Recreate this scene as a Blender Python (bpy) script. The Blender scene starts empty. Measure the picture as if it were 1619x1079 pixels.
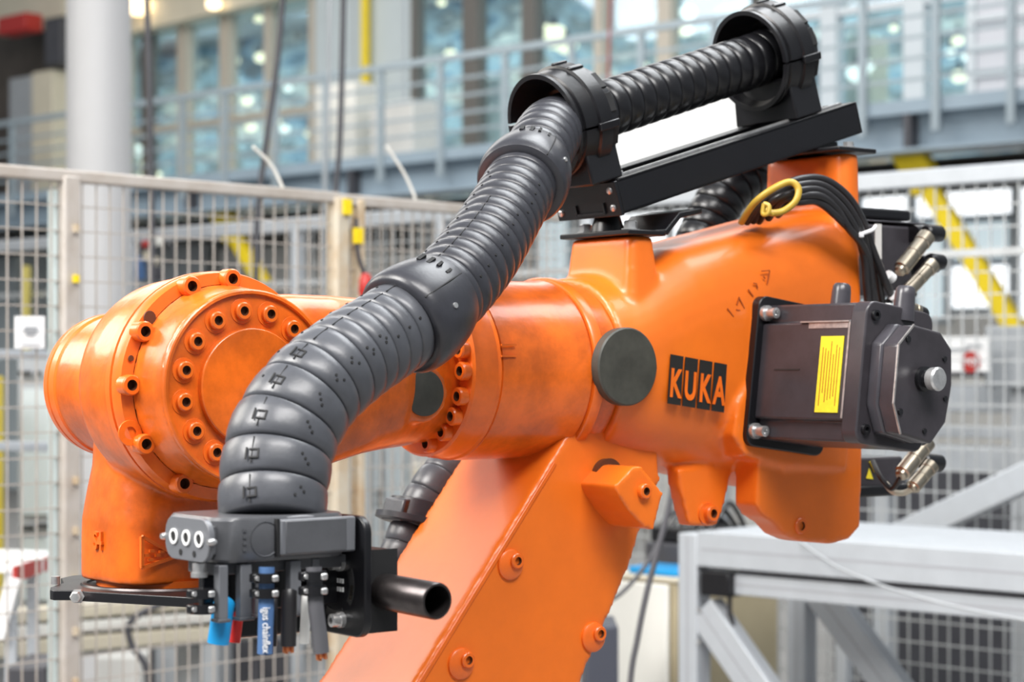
import bpy, bmesh, math, random
from mathutils import Vector, Matrix
random.seed(7)
SC = bpy.context.scene
COL = SC.collection
V = Vector
# ------------------------------------------------------------------ camera, world, lights, exposure
F, CX, HOR, H = 3200.0, 809.5, 585.0, 1.85        # focal length in px of a 1619 px wide frame, horizon row, eye height
cd = bpy.data.cameras.new('camera'); cam = bpy.data.objects.new('camera', cd); COL.objects.link(cam)
cam.location = (0, 0, H); cam.rotation_euler = (math.pi/2, 0, 0)
cd.sensor_width = 36.0; cd.lens = 36.0*F/1619.0
cd.shift_y = (HOR-539.5)/1619.0
cd.clip_end = 200
cd.dof.use_dof = True; cd.dof.focus_distance = 3.02; cd.dof.aperture_fstop = 4.6
SC.camera = cam
w = bpy.data.worlds.new('World'); SC.world = w; w.use_nodes = True
bg = w.node_tree.nodes['Background']; bg.inputs[0].default_value = (0.86, 0.93, 1.0, 1); bg.inputs[1].default_value = 0.32
def area(name, loc, target, size, sizey, power, col=(1, 1, 1)):
    l = bpy.data.lights.new(name, 'AREA'); l.shape = 'RECTANGLE'; l.size = size; l.size_y = sizey; l.energy = power; l.color = col
    o = bpy.data.objects.new(name, l); COL.objects.link(o); o.location = loc
    o.rotation_euler = (V(target)-V(loc)).to_track_quat('-Z', 'Y').to_euler()
    return o
area('skylight_and_fill', (-4.2, 1.2, 5.6), (-.1, 3.3, 1.7), 2.4, 3.0, 620, (1, .97, .93))
area('skylight_and_fill', (1.0, -.7, 7.0), (.1, 3.4, 1.8), 4.6, 2.0, 640, (1, .98, .96))  # front fill added high behind the camera, no roof opening
area('left_fill_light', (-7.0, 6.2, 5.4), (-.2, 3.3, 1.6), 4.0, 3.0, 290, (1, .95, .86))  # added off frame to put sheen on the link arm's left side
area('skylight_and_fill', (2.0, 5.2, 7.0), (.3, 3.7, 1.8), 4.5, 2.5, 330, (.95, .98, 1))
area('skylight_and_fill', (-1, 15.5, 8.8), (-1, 16.5, 0), 14, 6, 1050, (1, .98, .95))
area('skylight_and_fill', (-6, 20, 8.6), (-4, 22, 1), 10, 5, 620, (1, .97, .92))
SC.view_settings.view_transform = 'Standard'; SC.view_settings.look = 'None'
SC.view_settings.exposure = 0.0; SC.view_settings.gamma = 1.0; SC.view_settings.use_curve_mapping = False

# ------------------------------------------------------------------ coordinates
EYE = V((0, 0, H))
def at(px, py, Y): return EYE + V(((px-CX)/F, 1, -(py-HOR)/F))*Y
def on(px, py, P, n):
    r = V(((px-CX)/F, 1, -(py-HOR)/F)); return EYE + r*((P-EYE).dot(n)/r.dot(n))
TH = math.radians(38)
A = V((math.cos(TH), math.sin(TH), 0)); Bv = V((-math.sin(TH), math.cos(TH), 0)); Z = V((0, 0, 1))
S = at(880, HOR, 3.5)                                # centre of the forearm seam
def frame(o, a=A, b=Bv, c=Z):
    m = Matrix.Identity(4)
    for i, x in enumerate((a, b, c)):
        for j in range(3): m[j][i] = x[j]
    for j in range(3): m[j][3] = o[j]
    return m
RM = frame(S); RMI = RM.inverted()
def rp(px, py, v): return RMI @ on(px, py, S+Bv*v, Bv)      # robot local point on the upright plane v = const
def ru(px, py, u): return RMI @ on(px, py, S+A*u, A)
E1 = V((.732, -.681, 0)).normalized(); E2 = V((-E1.y, E1.x, 0))
if E2.y < 0: E2 = -E2
W0 = at(810, 223.5, 21.7)                             # on the walkway edge
def bp(px, py, off=0.0): return on(px, py, W0+E2*off, E2)
def bl(px, py, off=0.0):
    p = bp(px, py, off)-W0; return p.dot(E1), off, p.z
BM = frame(W0, E1, E2, Z)

# ------------------------------------------------------------------ materials
def mat(name, col, rough=.5, metal=0., var=0., vscale=6., bump=0., bscale=40., coat=0., emit=None, es=1., col2=None, stretch=(1, 1, 1)):
    m = bpy.data.materials.new(name); m.use_nodes = True
    nt = m.node_tree; p = nt.nodes['Principled BSDF']
    p.inputs['Base Color'].default_value = (*col, 1); p.inputs['Roughness'].default_value = rough; p.inputs['Metallic'].default_value = metal
    if coat: p.inputs['Coat Weight'].default_value = coat; p.inputs['Coat Roughness'].default_value = .12
    if emit: p.inputs['Emission Color'].default_value = (*emit, 1); p.inputs['Emission Strength'].default_value = es
    tc = nt.nodes.new('ShaderNodeTexCoord'); mp = nt.nodes.new('ShaderNodeMapping'); mp.inputs['Scale'].default_value = stretch
    nt.links.new(tc.outputs['Object'], mp.inputs[0])
    if var or col2:
        n = nt.nodes.new('ShaderNodeTexNoise'); n.inputs['Scale'].default_value = vscale; n.inputs['Detail'].default_value = 6; n.inputs['Roughness'].default_value = .65
        nt.links.new(mp.outputs[0], n.inputs[0])
        r = nt.nodes.new('ShaderNodeValToRGB'); r.color_ramp.elements[0].position = .35; r.color_ramp.elements[1].position = .65
        c2 = col2 or tuple(c*(1-var) for c in col)
        r.color_ramp.elements[0].color = (*c2, 1); r.color_ramp.elements[1].color = (*col, 1)
        nt.links.new(n.outputs[0], r.inputs[0]); nt.links.new(r.outputs[0], p.inputs['Base Color'])
        mr = nt.nodes.new('ShaderNodeMapRange'); mr.inputs[3].default_value = rough*1.15; mr.inputs[4].default_value = rough*.9
        nt.links.new(n.outputs[0], mr.inputs[0]); nt.links.new(mr.outputs[0], p.inputs['Roughness'])
    if bump:
        n2 = nt.nodes.new('ShaderNodeTexNoise'); n2.inputs['Scale'].default_value = bscale; n2.inputs['Detail'].default_value = 4
        nt.links.new(mp.outputs[0], n2.inputs[0])
        b = nt.nodes.new('ShaderNodeBump'); b.inputs['Strength'].default_value = bump; b.inputs['Distance'].default_value = .004
        nt.links.new(n2.outputs[0], b.inputs['Height']); nt.links.new(b.outputs[0], p.inputs['Normal'])
    return m
ORANGE = mat('orange_paint', (.85, .172, .012), .36, var=.13, vscale=5, bump=.08, bscale=28, coat=.12)
ORANGE_W = mat('orange_paint_wrist', (.86, .158, .012), .29, var=.42, vscale=12, bump=.2, bscale=45, coat=.25)
ORANGE_C = mat('orange_paint_crisp', (.86, .155, .012), .32, var=.2, vscale=20, coat=.2)
SOCKET = mat('bolt_socket', (.09, .026, .008), .6)
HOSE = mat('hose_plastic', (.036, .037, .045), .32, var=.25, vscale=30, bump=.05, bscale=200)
HOSEL = mat('hose_plastic_lit', (.078, .082, .094), .33, var=.2, vscale=25, bump=.04, bscale=200)  # base lifted to put the hose's highlights into the colour
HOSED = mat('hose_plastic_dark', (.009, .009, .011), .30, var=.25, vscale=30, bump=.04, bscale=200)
GROOVE = mat('groove', (.008, .008, .009), .7)
BLACK = mat('black_powder_coat', (.006, .006, .008), .34, var=.2, vscale=20, bump=.05, bscale=300)
BLACKG = mat('black_gloss', (.012, .012, .014), .22, var=.3, vscale=15)
MOTOR = mat('motor_paint', (.048, .043, .050), .30, var=.3, vscale=18, bump=.03, bscale=60)
MOTORL = mat('motor_cover', (.058, .055, .065), .28, var=.25, vscale=18)
WORN = mat('worn_edge', (.5, .48, .47), .35, metal=.6, var=.4, vscale=60)
COLL = mat('collar_plastic', (.20, .205, .22), .35)
CLAMP = mat('clamp_plastic', (.095, .098, .107), .30, var=.2, vscale=20, bump=.05, bscale=160)
CLAMPL = mat('clamp_plastic_light', (.14, .146, .16), .33)
STEEL = mat('steel', (.68, .68, .68), .28, metal=.75, var=.3, vscale=60)
NICKEL = mat('nickel', (.55, .48, .38), .3, metal=1., var=.3, vscale=40)
PIPE = mat('dark_steel', (.08, .07, .07), .3, metal=.8, var=.4, vscale=25)
CAPG = mat('cap_rubber', (.062, .062, .052), .5, var=.45, vscale=16)
YEL = mat('yellow_label', (.83, .68, .03), .5, var=.12, vscale=80)
INK = mat('ink', (.01, .01, .01), .6)
INKB = mat('ink_soft', (.38, .07, .008), .6)
WHITE = mat('white_plastic', (.85, .85, .85), .4)
CBLUE = mat('cable_blue', (.01, .28, .62), .35)
CRED = mat('cable_red', (.62, .02, .015), .4)
CNAVY = mat('cable_grey_blue', (.07, .15, .32), .45)
CGREY = mat('cable_grey', (.09, .09, .1), .5)
CWHITE = mat('cable_white', (.7, .7, .68), .45)
COPPER = mat('copper', (.75, .25, .1), .35, metal=.8)
RUBBER = mat('cable_black', (.02, .019, .021), .38)
YELGRN = mat('cable_yellow_green', (.48, .32, .04), .4)
ALU = mat('aluminium', (.50, .53, .565), .4, metal=.25, var=.08, vscale=8)
ALUD = mat('aluminium_groove', (.38, .39, .42), .5, metal=.2)
GALV = mat('galvanised', (.58, .60, .61), .42, metal=.5, var=.2, vscale=10)
TAN = mat('fence_tan', (.43, .40, .37), .5, vscale=9, col2=(.36, .32, .28))
MINT = mat('fence_mint', (.48, .56, .56), .5, var=.15, vscale=8)
RUST = mat('rusty_post', (.50, .45, .36), .6, vscale=9, col2=(.42, .30, .18))
WALK = mat('walkway_paint', (.27, .345, .41), .5, var=.12, vscale=2)
WALKL = mat('walkway_light', (.47, .53, .57), .5, var=.08, vscale=2)
RAIL = mat('handrail_paint', (.30, .36, .40), .45, var=.1, vscale=2)
DRED = mat('dark_red_girder', (.13, .025, .015), .6, var=.3, vscale=3)
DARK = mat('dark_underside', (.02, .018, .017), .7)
YPAINT = mat('yellow_paint', (.80, .60, .01), .45, var=.1, vscale=4)
TANY = mat('faded_yellow', (.52, .44, .10), .5)
FLOORM = mat('concrete', (.27, .267, .262), .55, var=.2, vscale=1.2)
COLUMN = mat('column_paint', (.53, .53, .54), .5, var=.04, vscale=1.5)
PANEL = mat('grey_panel', (.52, .58, .60), .5, var=.06, vscale=1)
PALE = mat('pale_wall', (.72, .71, .68), .6, var=.12, vscale=.8)
BEIGE = mat('beige_paint', (.66, .60, .47), .5, var=.1, vscale=2)
MULL = mat('mullion', (.48, .43, .36), .5)
MULLG = mat('mullion_grey', (.50, .54, .57), .5)
MULLD = mat('mullion_dark', (.12, .11, .10), .5)
GREYB = mat('grey_cabinet', (.38, .40, .42), .5, var=.1, vscale=2)
DGREY = mat('dark_grey', (.06, .06, .07), .5, var=.2, vscale=4)
TANW = mat('tan_side', (.40, .34, .22), .55, var=.1, vscale=2)
OFFW = mat('off_white', (.78, .77, .72), .5, var=.05, vscale=2)
REDP = mat('red_paint', (.42, .02, .015), .45)
BROWN = mat('brown_wall', (.10, .08, .065), .7, var=.5, vscale=1.2)
def glass_mat(name, tint, refl):
    m = bpy.data.materials.new(name); m.use_nodes = True; nt = m.node_tree; nt.nodes.remove(nt.nodes['Principled BSDF'])
    t = nt.nodes.new('ShaderNodeBsdfTransparent'); t.inputs[0].default_value = (*tint, 1)
    g = nt.nodes.new('ShaderNodeBsdfGlossy'); g.inputs[0].default_value = (.85, .92, 1, 1); g.inputs[1].default_value = .04
    x = nt.nodes.new('ShaderNodeMixShader'); x.inputs[0].default_value = refl
    nt.links.new(t.outputs[0], x.inputs[1]); nt.links.new(g.outputs[0], x.inputs[2])
    nt.links.new(x.outputs[0], nt.nodes['Material Output'].inputs[0])
    return m
GLASS = glass_mat('window_glass', (.72, .85, .90), .18)
def interior(name, cols, scale, stretch):
    m = bpy.data.materials.new(name); m.use_nodes = True; nt = m.node_tree; p = nt.nodes['Principled BSDF']; p.inputs['Roughness'].default_value = .6
    tc = nt.nodes.new('ShaderNodeTexCoord'); mp = nt.nodes.new('ShaderNodeMapping'); mp.inputs['Scale'].default_value = stretch
    n = nt.nodes.new('ShaderNodeTexNoise'); n.inputs['Scale'].default_value = scale; n.inputs['Detail'].default_value = 3
    r = nt.nodes.new('ShaderNodeValToRGB')
    while len(r.color_ramp.elements) < len(cols): r.color_ramp.elements.new(.5)
    for i, c in enumerate(cols):
        r.color_ramp.elements[i].position = .3+.4*i/(len(cols)-1); r.color_ramp.elements[i].color = (*c, 1)
    nt.links.new(tc.outputs['Object'], mp.inputs[0]); nt.links.new(mp.outputs[0], n.inputs[0]); nt.links.new(n.outputs[0], r.inputs[0]); nt.links.new(r.outputs[0], p.inputs['Base Color'])
    return m
ROOMW = interior('room_wall', [(.05, .07, .08), (.16, .30, .42), (.42, .55, .62), (.14, .17, .18), (.7, .74, .72), (.3, .26, .2)], .9, (1, 1, 2.6))
LAMPM = mat('lamp_glow', (1, 1, 1), emit=(1, .74, .40), es=3.2)  # also colours the balls standing in for lamp reflections
REFLW = mat('reflection_glow_white', (1, 1, 1), emit=(1, .9, .72), es=2.6)
DAY = mat('daylight_pane', (.9, .93, .95), emit=(.95, .98, 1), es=1.5)
DAY2 = mat('hazy_pane', (.6, .7, .74), emit=(.66, .78, .82), es=.7)

# ------------------------------------------------------------------ geometry helpers
def basis(ax):
    ax = ax.normalized(); t = V((0, 0, 1)) if abs(ax.z) < .9 else V((1, 0, 0))
    e = ax.cross(t).normalized(); return e, ax.cross(e).normalized(), ax
class G:
    def __init__(s, M=None): s.v = []; s.f = []; s.m = []; s.M = M; s.cur = 0
    def add(s, vs, fs):
        n = len(s.v); s.v += [(s.M @ V(p)) if s.M else V(p) for p in vs]
        s.f += [[i+n for i in f] for f in fs]; s.m += [s.cur]*len(fs); return s
    def box(s, c, d, ax=None):
        c = V(c); x, y, z = ax or (V((1, 0, 0)), V((0, 1, 0)), V((0, 0, 1)))
        vs = [c+x*(d[0]/2*i)+y*(d[1]/2*j)+z*(d[2]/2*k) for i in (-1, 1) for j in (-1, 1) for k in (-1, 1)]
        return s.add(vs, [(0, 1, 3, 2), (4, 6, 7, 5), (0, 4, 5, 1), (2, 3, 7, 6), (0, 2, 6, 4), (1, 5, 7, 3)])
    def bar(s, p, q, wd, ht, up=Z):
        p, q = V(p), V(q); d = (q-p); L = d.length; d.normalize(); y = V(up).cross(d).normalized(); z = d.cross(y)
        return s.box((p+q)/2, (L, wd, ht), (d, y, z))
    def loft(s, rings, cap=True, loop=False):
        n = len(rings[0]); vs = [p for r in rings for p in r]; fs = []
        R = len(rings)
        for i in range(R if loop else R-1):
            k = (i+1) % R
            for j in range(n): fs.append((i*n+j, i*n+(j+1) % n, k*n+(j+1) % n, k*n+j))
        if cap and not loop: fs.append(list(range(n))[::-1]); fs.append([(R-1)*n+j for j in range(n)])
        return s.add(vs, fs)
    def lathe(s, prof, o, ax, seg=32, cap=True, ph=0, loop=False):
        e, g, d = basis(V(ax)); o = V(o)
        return s.loft([[o+d*t+(e*math.cos(ph+2*math.pi*k/seg)+g*math.sin(ph+2*math.pi*k/seg))*r for k in range(seg)] for t, r in prof], cap, loop)
    def cyl(s, p, q, r, r2=None, seg=20):
        p, q = V(p), V(q); return s.lathe([(0, r), ((q-p).length, r if r2 is None else r2)], p, q-p, seg)
    def tube(s, pts, r, seg=10):
        pts = [V(p) for p in pts]; rings = []; e = None
        for i, p in enumerate(pts):
            d = (pts[min(i+1, len(pts)-1)]-pts[max(i-1, 0)]).normalized()
            e = (e-d*e.dot(d)).normalized() if e else basis(d)[0]
            g = d.cross(e); rr = r[i] if isinstance(r, (list, tuple)) else r
            rings.append([p+(e*math.cos(2*math.pi*k/seg)+g*math.sin(2*math.pi*k/seg))*rr for k in range(seg)])
        return s.loft(rings)
    def prism(s, pts, off):
        pts = [V(p) for p in pts]; off = V(off); n = len(pts)
        return s.add(pts+[p+off for p in pts], [list(range(n))[::-1], [n+i for i in range(n)]]+[(i, (i+1) % n, n+(i+1) % n, n+i) for i in range(n)])
    def ball(s, c, r, seg=12, sc=(1, 1, 1)):
        return s.loft([[V(c)+V((math.sin(t)*math.cos(2*math.pi*k/seg)*r*sc[0], math.sin(t)*math.sin(2*math.pi*k/seg)*r*sc[1], math.cos(t)*r*sc[2])) for k in range(seg)] for t in [math.pi*(i+.05)/(seg*.6+.1) for i in range(int(seg*.6)+1)]])
ROOT = {}
def wloc(o): return ROOT.get(o.name, V((0, 0, 0)))
def build(g, name, m, parent=None, smooth=38, bevel=0, bseg=2, kind=None, origin=None):
    me = bpy.data.meshes.new(name)
    if parent is not None: org = wloc(parent)
    elif origin is not None: org = V(origin)
    else:
        lo = V([min(p[i] for p in g.v) for i in range(3)]); hi = V([max(p[i] for p in g.v) for i in range(3)]); org = V(((lo.x+hi.x)/2, (lo.y+hi.y)/2, lo.z))
    me.from_pydata([p-org for p in g.v], [], g.f)
    ms = m if isinstance(m, (list, tuple)) else [m]
    for x in ms: me.materials.append(x)
    if len(ms) > 1: me.polygons.foreach_set('material_index', g.m)
    b = bmesh.new(); b.from_mesh(me); bmesh.ops.recalc_face_normals(b, faces=b.faces); b.to_mesh(me); b.free()
    if smooth:
        me.polygons.foreach_set('use_smooth', [True]*len(me.polygons)); me.set_sharp_from_angle(angle=math.radians(smooth))
    o = bpy.data.objects.new(name, me); COL.objects.link(o)
    if parent is not None: o.parent = parent; ROOT[o.name] = org
    else: o.location = org; ROOT[o.name] = org
    if bevel:
        md = o.modifiers.new('bevel', 'BEVEL'); md.width = bevel; md.segments = bseg; md.limit_method = 'ANGLE'; md.angle_limit = math.radians(40); md.harden_normals = False
    if kind: o['kind'] = kind
    return o
def fuse(o, vox, it=6, fac=.5):
    r = o.modifiers.new('r', 'REMESH'); r.mode = 'VOXEL'; r.voxel_size = vox; r.use_smooth_shade = True
    sm = o.modifiers.new('s', 'SMOOTH'); sm.iterations = it; sm.factor = fac
    bpy.context.view_layer.update()
    me = bpy.data.meshes.new_from_object(o.evaluated_get(bpy.context.evaluated_depsgraph_get()))
    me.polygons.foreach_set('use_smooth', [True]*len(me.polygons))
    mats = list(o.data.materials); o.modifiers.clear(); o.data = me
    if not me.materials:
        for x in mats: me.materials.append(x)
def thing(name, loc, label, cat, group=None):
    o = bpy.data.objects.new(name, None); COL.objects.link(o); o.location = loc; o.empty_display_size = .1
    ROOT[o.name] = V(loc); o['label'] = label; o['category'] = cat
    if group: o['group'] = group
    return o
def tag(o, label, cat, group=None):
    o['label'] = label; o['category'] = cat
    if group: o['group'] = group
    return o
def struct(o): o['kind'] = 'structure'; return o
def put(mesh_obj, name, parent, loc, axis):                # another copy of a shared mesh, its local +Z turned to axis
    o = bpy.data.objects.new(name, mesh_obj.data if hasattr(mesh_obj, 'data') else mesh_obj); COL.objects.link(o)
    o.parent = parent; o.location = V(loc)-wloc(parent); o.rotation_euler = V(axis).to_track_quat('Z', 'Y').to_euler(); ROOT[o.name] = V(loc)
    return o
def mesh_of(g, name, ms, smooth=38):
    o = build(g, name, ms, origin=(0, 0, 0), smooth=smooth); me = o.data; bpy.data.objects.remove(o); return me
def text_g(txt, M, size, depth=.0004, sx=1., bold=0.):
    c = bpy.data.curves.new('t', 'FONT'); c.body = txt; c.size = size; c.align_x = 'CENTER'; c.align_y = 'CENTER'; c.extrude = depth; c.offset = bold
    o = bpy.data.objects.new('t', c); COL.objects.link(o); bpy.context.view_layer.update()
    me = bpy.data.meshes.new_from_object(o.evaluated_get(bpy.context.evaluated_depsgraph_get()))
    g = G(); g.add([M @ V((v.co.x*sx, v.co.y, v.co.z)) for v in me.vertices], [list(p.vertices) for p in me.polygons])
    bpy.data.objects.remove(o); bpy.data.meshes.remove(me); return g
def catmull(pts, n=24):
    P = [V(p) for p in pts]; out = []
    for i in range(len(P)-1):
        p0, p1, p2, p3 = P[max(i-1, 0)], P[i], P[i+1], P[min(i+2, len(P)-1)]
        for k in range(n):
            t = k/n; out.append(.5*((2*p1)+(p2-p0)*t+(2*p0-5*p1+4*p2-p3)*t*t+(3*p1-p0-3*p2+p3)*t**3))
    out.append(P[-1]); return out
def rrect(w_, h_, r, n=5):
    pts = []
    for cx, cy, a0 in ((w_/2-r, h_/2-r, 0), (-w_/2+r, h_/2-r, 90), (-w_/2+r, -h_/2+r, 180), (w_/2-r, -h_/2+r, 270)):
        for k in range(n+1):
            a = math.radians(a0+90*k/n); pts.append((cx+r*math.cos(a), cy+r*math.sin(a)))
    return pts
def sell(t, n): c, s_ = math.cos(t), math.sin(t); return math.copysign(abs(c)**(2/n), c), math.copysign(abs(s_)**(2/n), s_)

# ================================================================== SETTING
fl = build(G().box((0, 20, -.1), (70, 70, .2)), 'floor', FLOORM); struct(fl)
# upper facade behind the walkway: panels (wall) and windows
OF = 2.2
def face_box(px0, py0, px1, py1, off, th):                 # upright box on the walkway-parallel plane
    a = bl(px0, py0, off); b = bl(px1, py1, off)
    s0, s1 = sorted((a[0], b[0])); z0, z1 = sorted((a[2], b[2]))
    return ((s0+s1)/2, off+th/2, (z0+z1)/2), (s1-s0, th, z1-z0)
ztop, zled = bl(810, -160, OF)[2], -.25
def sx(px, off=OF): return bl(px, 200, off)[0]
def wall_piece(name, px0, px1, z0, z1, m, off=OF, th=.2):
    s0, s1 = sx(px0, off), sx(px1, off)
    o = build(G(BM).box(((s0+s1)/2, off+th/2, (z0+z1)/2), (s1-s0, th, z1-z0)), name, m); return struct(o)
wb = wall_piece('wall_back', 494, 656, zled, ztop, PANEL)
g = G(BM)                                                  # vertical seams of the panel
for q in (520, 560, 640): g.box((sx(q), OF-.01, (zled+ztop)/2), (.03, .04, ztop-zled))
build(g, 'panel_joint', MULLG, wb)
wr = wall_piece('wall_right', 1537, 1760, zled, ztop, mat('lavender_panel', (.50, .51, .55), .5))
g = G(BM)
for k in range(9): g.box(((sx(1537)+sx(1760))/2, OF-.02, zled+.2+k*.28), (sx(1760)-sx(1537), .05, .05))
build(g, 'panel_rib', MULLG, wr)
wall_piece('wall_left', -1500, 118, zled, ztop, BROWN)
def window(name, px0, px1, bars, mats, rows, frame_m):
    s0, s1 = sx(px0), sx(px1); zb, zt = zled, ztop
    g = G(BM)
    g.box(((s0+s1)/2, OF+.05, zb+.1), (s1-s0, .14, .2)).box(((s0+s1)/2, OF+.05, zt-.06), (s1-s0, .14, .12))
    for q, wd in ((px0, .1), (px1, .1)): g.box((sx(q), OF+.05, (zb+zt)/2), (wd, .16, zt-zb))
    fr = build(g, name, frame_m); struct(fr)
    xs = [px0]+[b for b, _ in bars]+[px1]
    for (q, wd), m in zip(bars, mats): build(G(BM).box((sx(q), OF+.05, (zb+zt)/2), (wd, .18, zt-zb)), 'mullion', m, fr)
    for z in rows: build(G(BM).box(((s0+s1)/2, OF+.05, z), (s1-s0, .12, .09)), 'transom', frame_m, fr)
    for i in range(len(xs)-1):
        a, b = sx(xs[i]), sx(xs[i+1]); build(G(BM).box(((a+b)/2, OF+.09, (zb+zt)/2), (b-a, .02, zt-zb)), 'pane', GLASS, fr)
    return fr
zr = bl(350, 190, OF)[2]
window('window_1', 200, 494, [(232, .16), (290, .2), (357, .2), (425, .12)], [MULLD, MULL, MULL, MULL], [zr], MULL)
window('window_2', 656, 1195, [(746, .26), (838, .22), (948, .12), (1052, .2)], [MULLD, MULLD, MULL, MULL], [], MULLD)
window('window_3', 1195, 1537, [(1312, .2), (1447, .24)], [MULLG, MULLG], [bl(1400, 8, OF)[2]], MULLG)
# room behind the glass
struct(build(G(BM).box((0, OF+4.6, (zled+ztop)/2), (40, .2, ztop-zled+.4)), 'wall_inside', ROOMW))
struct(build(G(BM).box((0, OF+2.4, zled-.1), (40, 4.6, .16)), 'floor_upper', GREYB))
ci = struct(build(G(BM).box((0, OF+2.4, ztop+.1), (40, 4.8, .16)), 'ceiling', PALE))
for xx in (-13, -7, -1, 5):
    q = BM @ V((xx, OF+2.6, ztop-.25)); lo = area('room_fill_light', q, q-Z*2+E2*.3, 4.5, .5, 260, (1, .93, .82))  # unseen lights added to brighten the room behind the glass
# soffit over the left windows
so = build(G(BM).prism([(sx(204), OF-.3, bl(204, 62, OF)[2]), (sx(494), OF-.3, bl(494, -5, OF)[2]), (sx(494), OF-.3, ztop), (sx(204), OF-.3, ztop)], (0, .28, 0)), 'trim_1', BEIGE); struct(so)
# ground level wall under the walkway
z0g = -W0.z
gw = struct(build(G(BM).box((-19, 3.2, z0g/2-.2), (42, .2, -z0g-.4)), 'wall_rear', PALE))
gw2 = struct(build(G(BM).box((9, 3.2, z0g/2-.2), (14, .2, -z0g-.4)), 'wall_front', PALE))
def day_window(name, rects, off=3.05):
    k = None
    for px0, py0, px1, py1, m in rects:
        c, d = face_box(px0, py0, px1, py1, off, .08)
        if k is None: k = struct(build(G(BM).box((c[0], c[1]+.06, c[2]), (d[0]+.2, .06, d[2]+.2)), name, MULLG))
        fr = build(G(BM).box(c, d), 'pane', m, k)
        gg = G(BM)
        for sg in (-1, 1):
            gg.box((c[0]+sg*d[0]/2, c[1]-.03, c[2]), (.07, .1, d[2]+.07)).box((c[0], c[1]-.03, c[2]+sg*d[2]/2), (d[0], .1, .07))
        build(gg, 'window_frame', MULLG, k)
day_window('window_4', [(1362, 285, 1440, 400, DAY), (1446, 285, 1606, 342, DAY), (1502, 418, 1602, 490, DAY), (1446, 350, 1498, 508, DAY2), (1612, 280, 1720, 508, DAY), (1502, 350, 1602, 412, DAY2), (1362, 405, 1440, 508, DAY2)])
day_window('window_5', [(962, 300, 1060, 420, DAY), (1064, 300, 1170, 420, DAY), (850, 320, 905, 450, DAY2)])

# ------------------------------------------------------------------ walkway
wk = thing('walkway', BM @ V((0, 0, -.5)), 'raised steel walkway with grey-blue girder and railing running past the upper windows', 'walkway')
L0, L1 = -34, 12
build(G(BM).box(((L0+L1)/2, 1.0, -.06), (L1-L0, 2.0, .12)), 'deck', WALKL, wk)
gb = G(BM)
gb.box(((L0+L1)/2, .06, -.065), (L1-L0, .2, .13)).box(((L0+L1)/2, .14, -.29), (L1-L0, .05, .34)).box(((L0+L1)/2, .06, -.46), (L1-L0, .24, .03))
build(gb, 'edge_girder', WALK, wk)
for q in (1437, 1030, 556, 300, -20):
    s_ = bl(q, 200, 0)[0]; build(G(BM).box((s_, .04, -.29), (.07, .16, .31)), 'stiffener', DGREY, wk)
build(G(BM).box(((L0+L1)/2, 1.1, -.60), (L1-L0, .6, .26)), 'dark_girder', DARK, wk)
build(G(BM).box(((L0+L1)/2, .76, -.64), (L1-L0, .06, .13)), 'red_girder', DRED, wk)
zh = .98
for q in (-60, 20, 120, 290, 357, 437, 516, 603, 698, 800, 905, 1015, 1130, 1250, 1365, 1481, 1600):
    s_ = bl(q, 200, -.05)[0]; build(G(BM).box((s_, -.06, (zh-.31)/2), (.075, .05, zh+.31)), 'railing_post', RAIL, wk)
build(G(BM).bar((L0, -.06, zh), (L1, -.06, zh), .07, .07), 'handrail', RAIL, wk)
for k in range(4): build(G(BM).bar((L0, -.06, .17+.19*k), (L1, -.06, .17+.19*k), .025, .03), 'knee_rail', RAIL, wk)
# yellow knee braces under the walkway
def brace(p0, p1, label, w0=.30):
    p0 = bp(*p0, .3); p1 = bp(*p1, .3); d = (p1-p0).normalized()
    o = thing('brace', p1, label, 'brace')
    build(G().bar(p0, p1, .12, w0, up=Z), 'brace_bar', YPAINT, o, bevel=.01)
    build(G().bar(p0+Z*.03-d*.15, p0+d*.35, .16, w0*1.7), 'gusset', YPAINT, o, bevel=.01)
brace((1440, 250), (1612, 530), 'long yellow diagonal brace under the walkway at the right', .17)
brace((352, 340), (420, 455), 'short yellow diagonal brace behind the left fence', .18)
# yellow pipe on the panel
c, d = face_box(562, -60, 581, 248, OF-.16, .14)
tag(build(G(BM).cyl((c[0], c[1], c[2]-d[2]/2), (c[0], c[1], c[2]+d[2]/2), .062), 'yellow_pipe', YPAINT), 'upright bright yellow pipe on the light grey upper panel', 'pipe')
# white boards and cabinets on the walkway
def bbox(px0, py0, px1, py1, off, th, name, m, label, cat, group=None, bevel=.02, toz=None):
    c, d = face_box(px0, py0, px1, py1, off, th)
    if toz is not None:
        zt = c[2]+d[2]/2; c = (c[0], c[1], (zt+toz)/2); d = (d[0], d[1], zt-toz)
    return tag(build(G(BM).box(c, d), name, m, bevel=bevel), label, cat, group)
bbox(958, 163, 1172, 262, -.16, .03, 'white_sheet', WHITE, 'bright white sheet standing in for the glare behind the black hose', 'sheet', bevel=.004)  # white sheet added for the blown-out bright background here
bbox(498, 137, 560, 260, .7, .5, 'white_cabinet', OFFW, 'white cabinet on the walkway left of the yellow pipe', 'cabinet', toz=0)
bbox(584, 165, 652, 250, .7, .5, 'pale_cabinet', PALE, 'pale low cabinet on the walkway right of the yellow pipe', 'cabinet', toz=0)
bbox(50, 115, 83, 218, .9, .5, 'beige_cabinet', BEIGE, 'narrow beige cabinet on the walkway left of the white column', 'cabinet', toz=0)
bbox(14, 125, 49, 222, 1.2, .5, 'grey_locker', GREYB, 'dark grey locker beside the narrow beige cabinet', 'locker', toz=0)
bbox(-5, 28, 40, 47, .7, .3, 'red_hoist', REDP, 'small red hoist at the top left corner', 'hoist')
bbox(-40, -40, 100, 24, 1.3, .6, 'cable_tray', BEIGE, 'tan overhead tray at the top left corner', 'tray')
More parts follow.
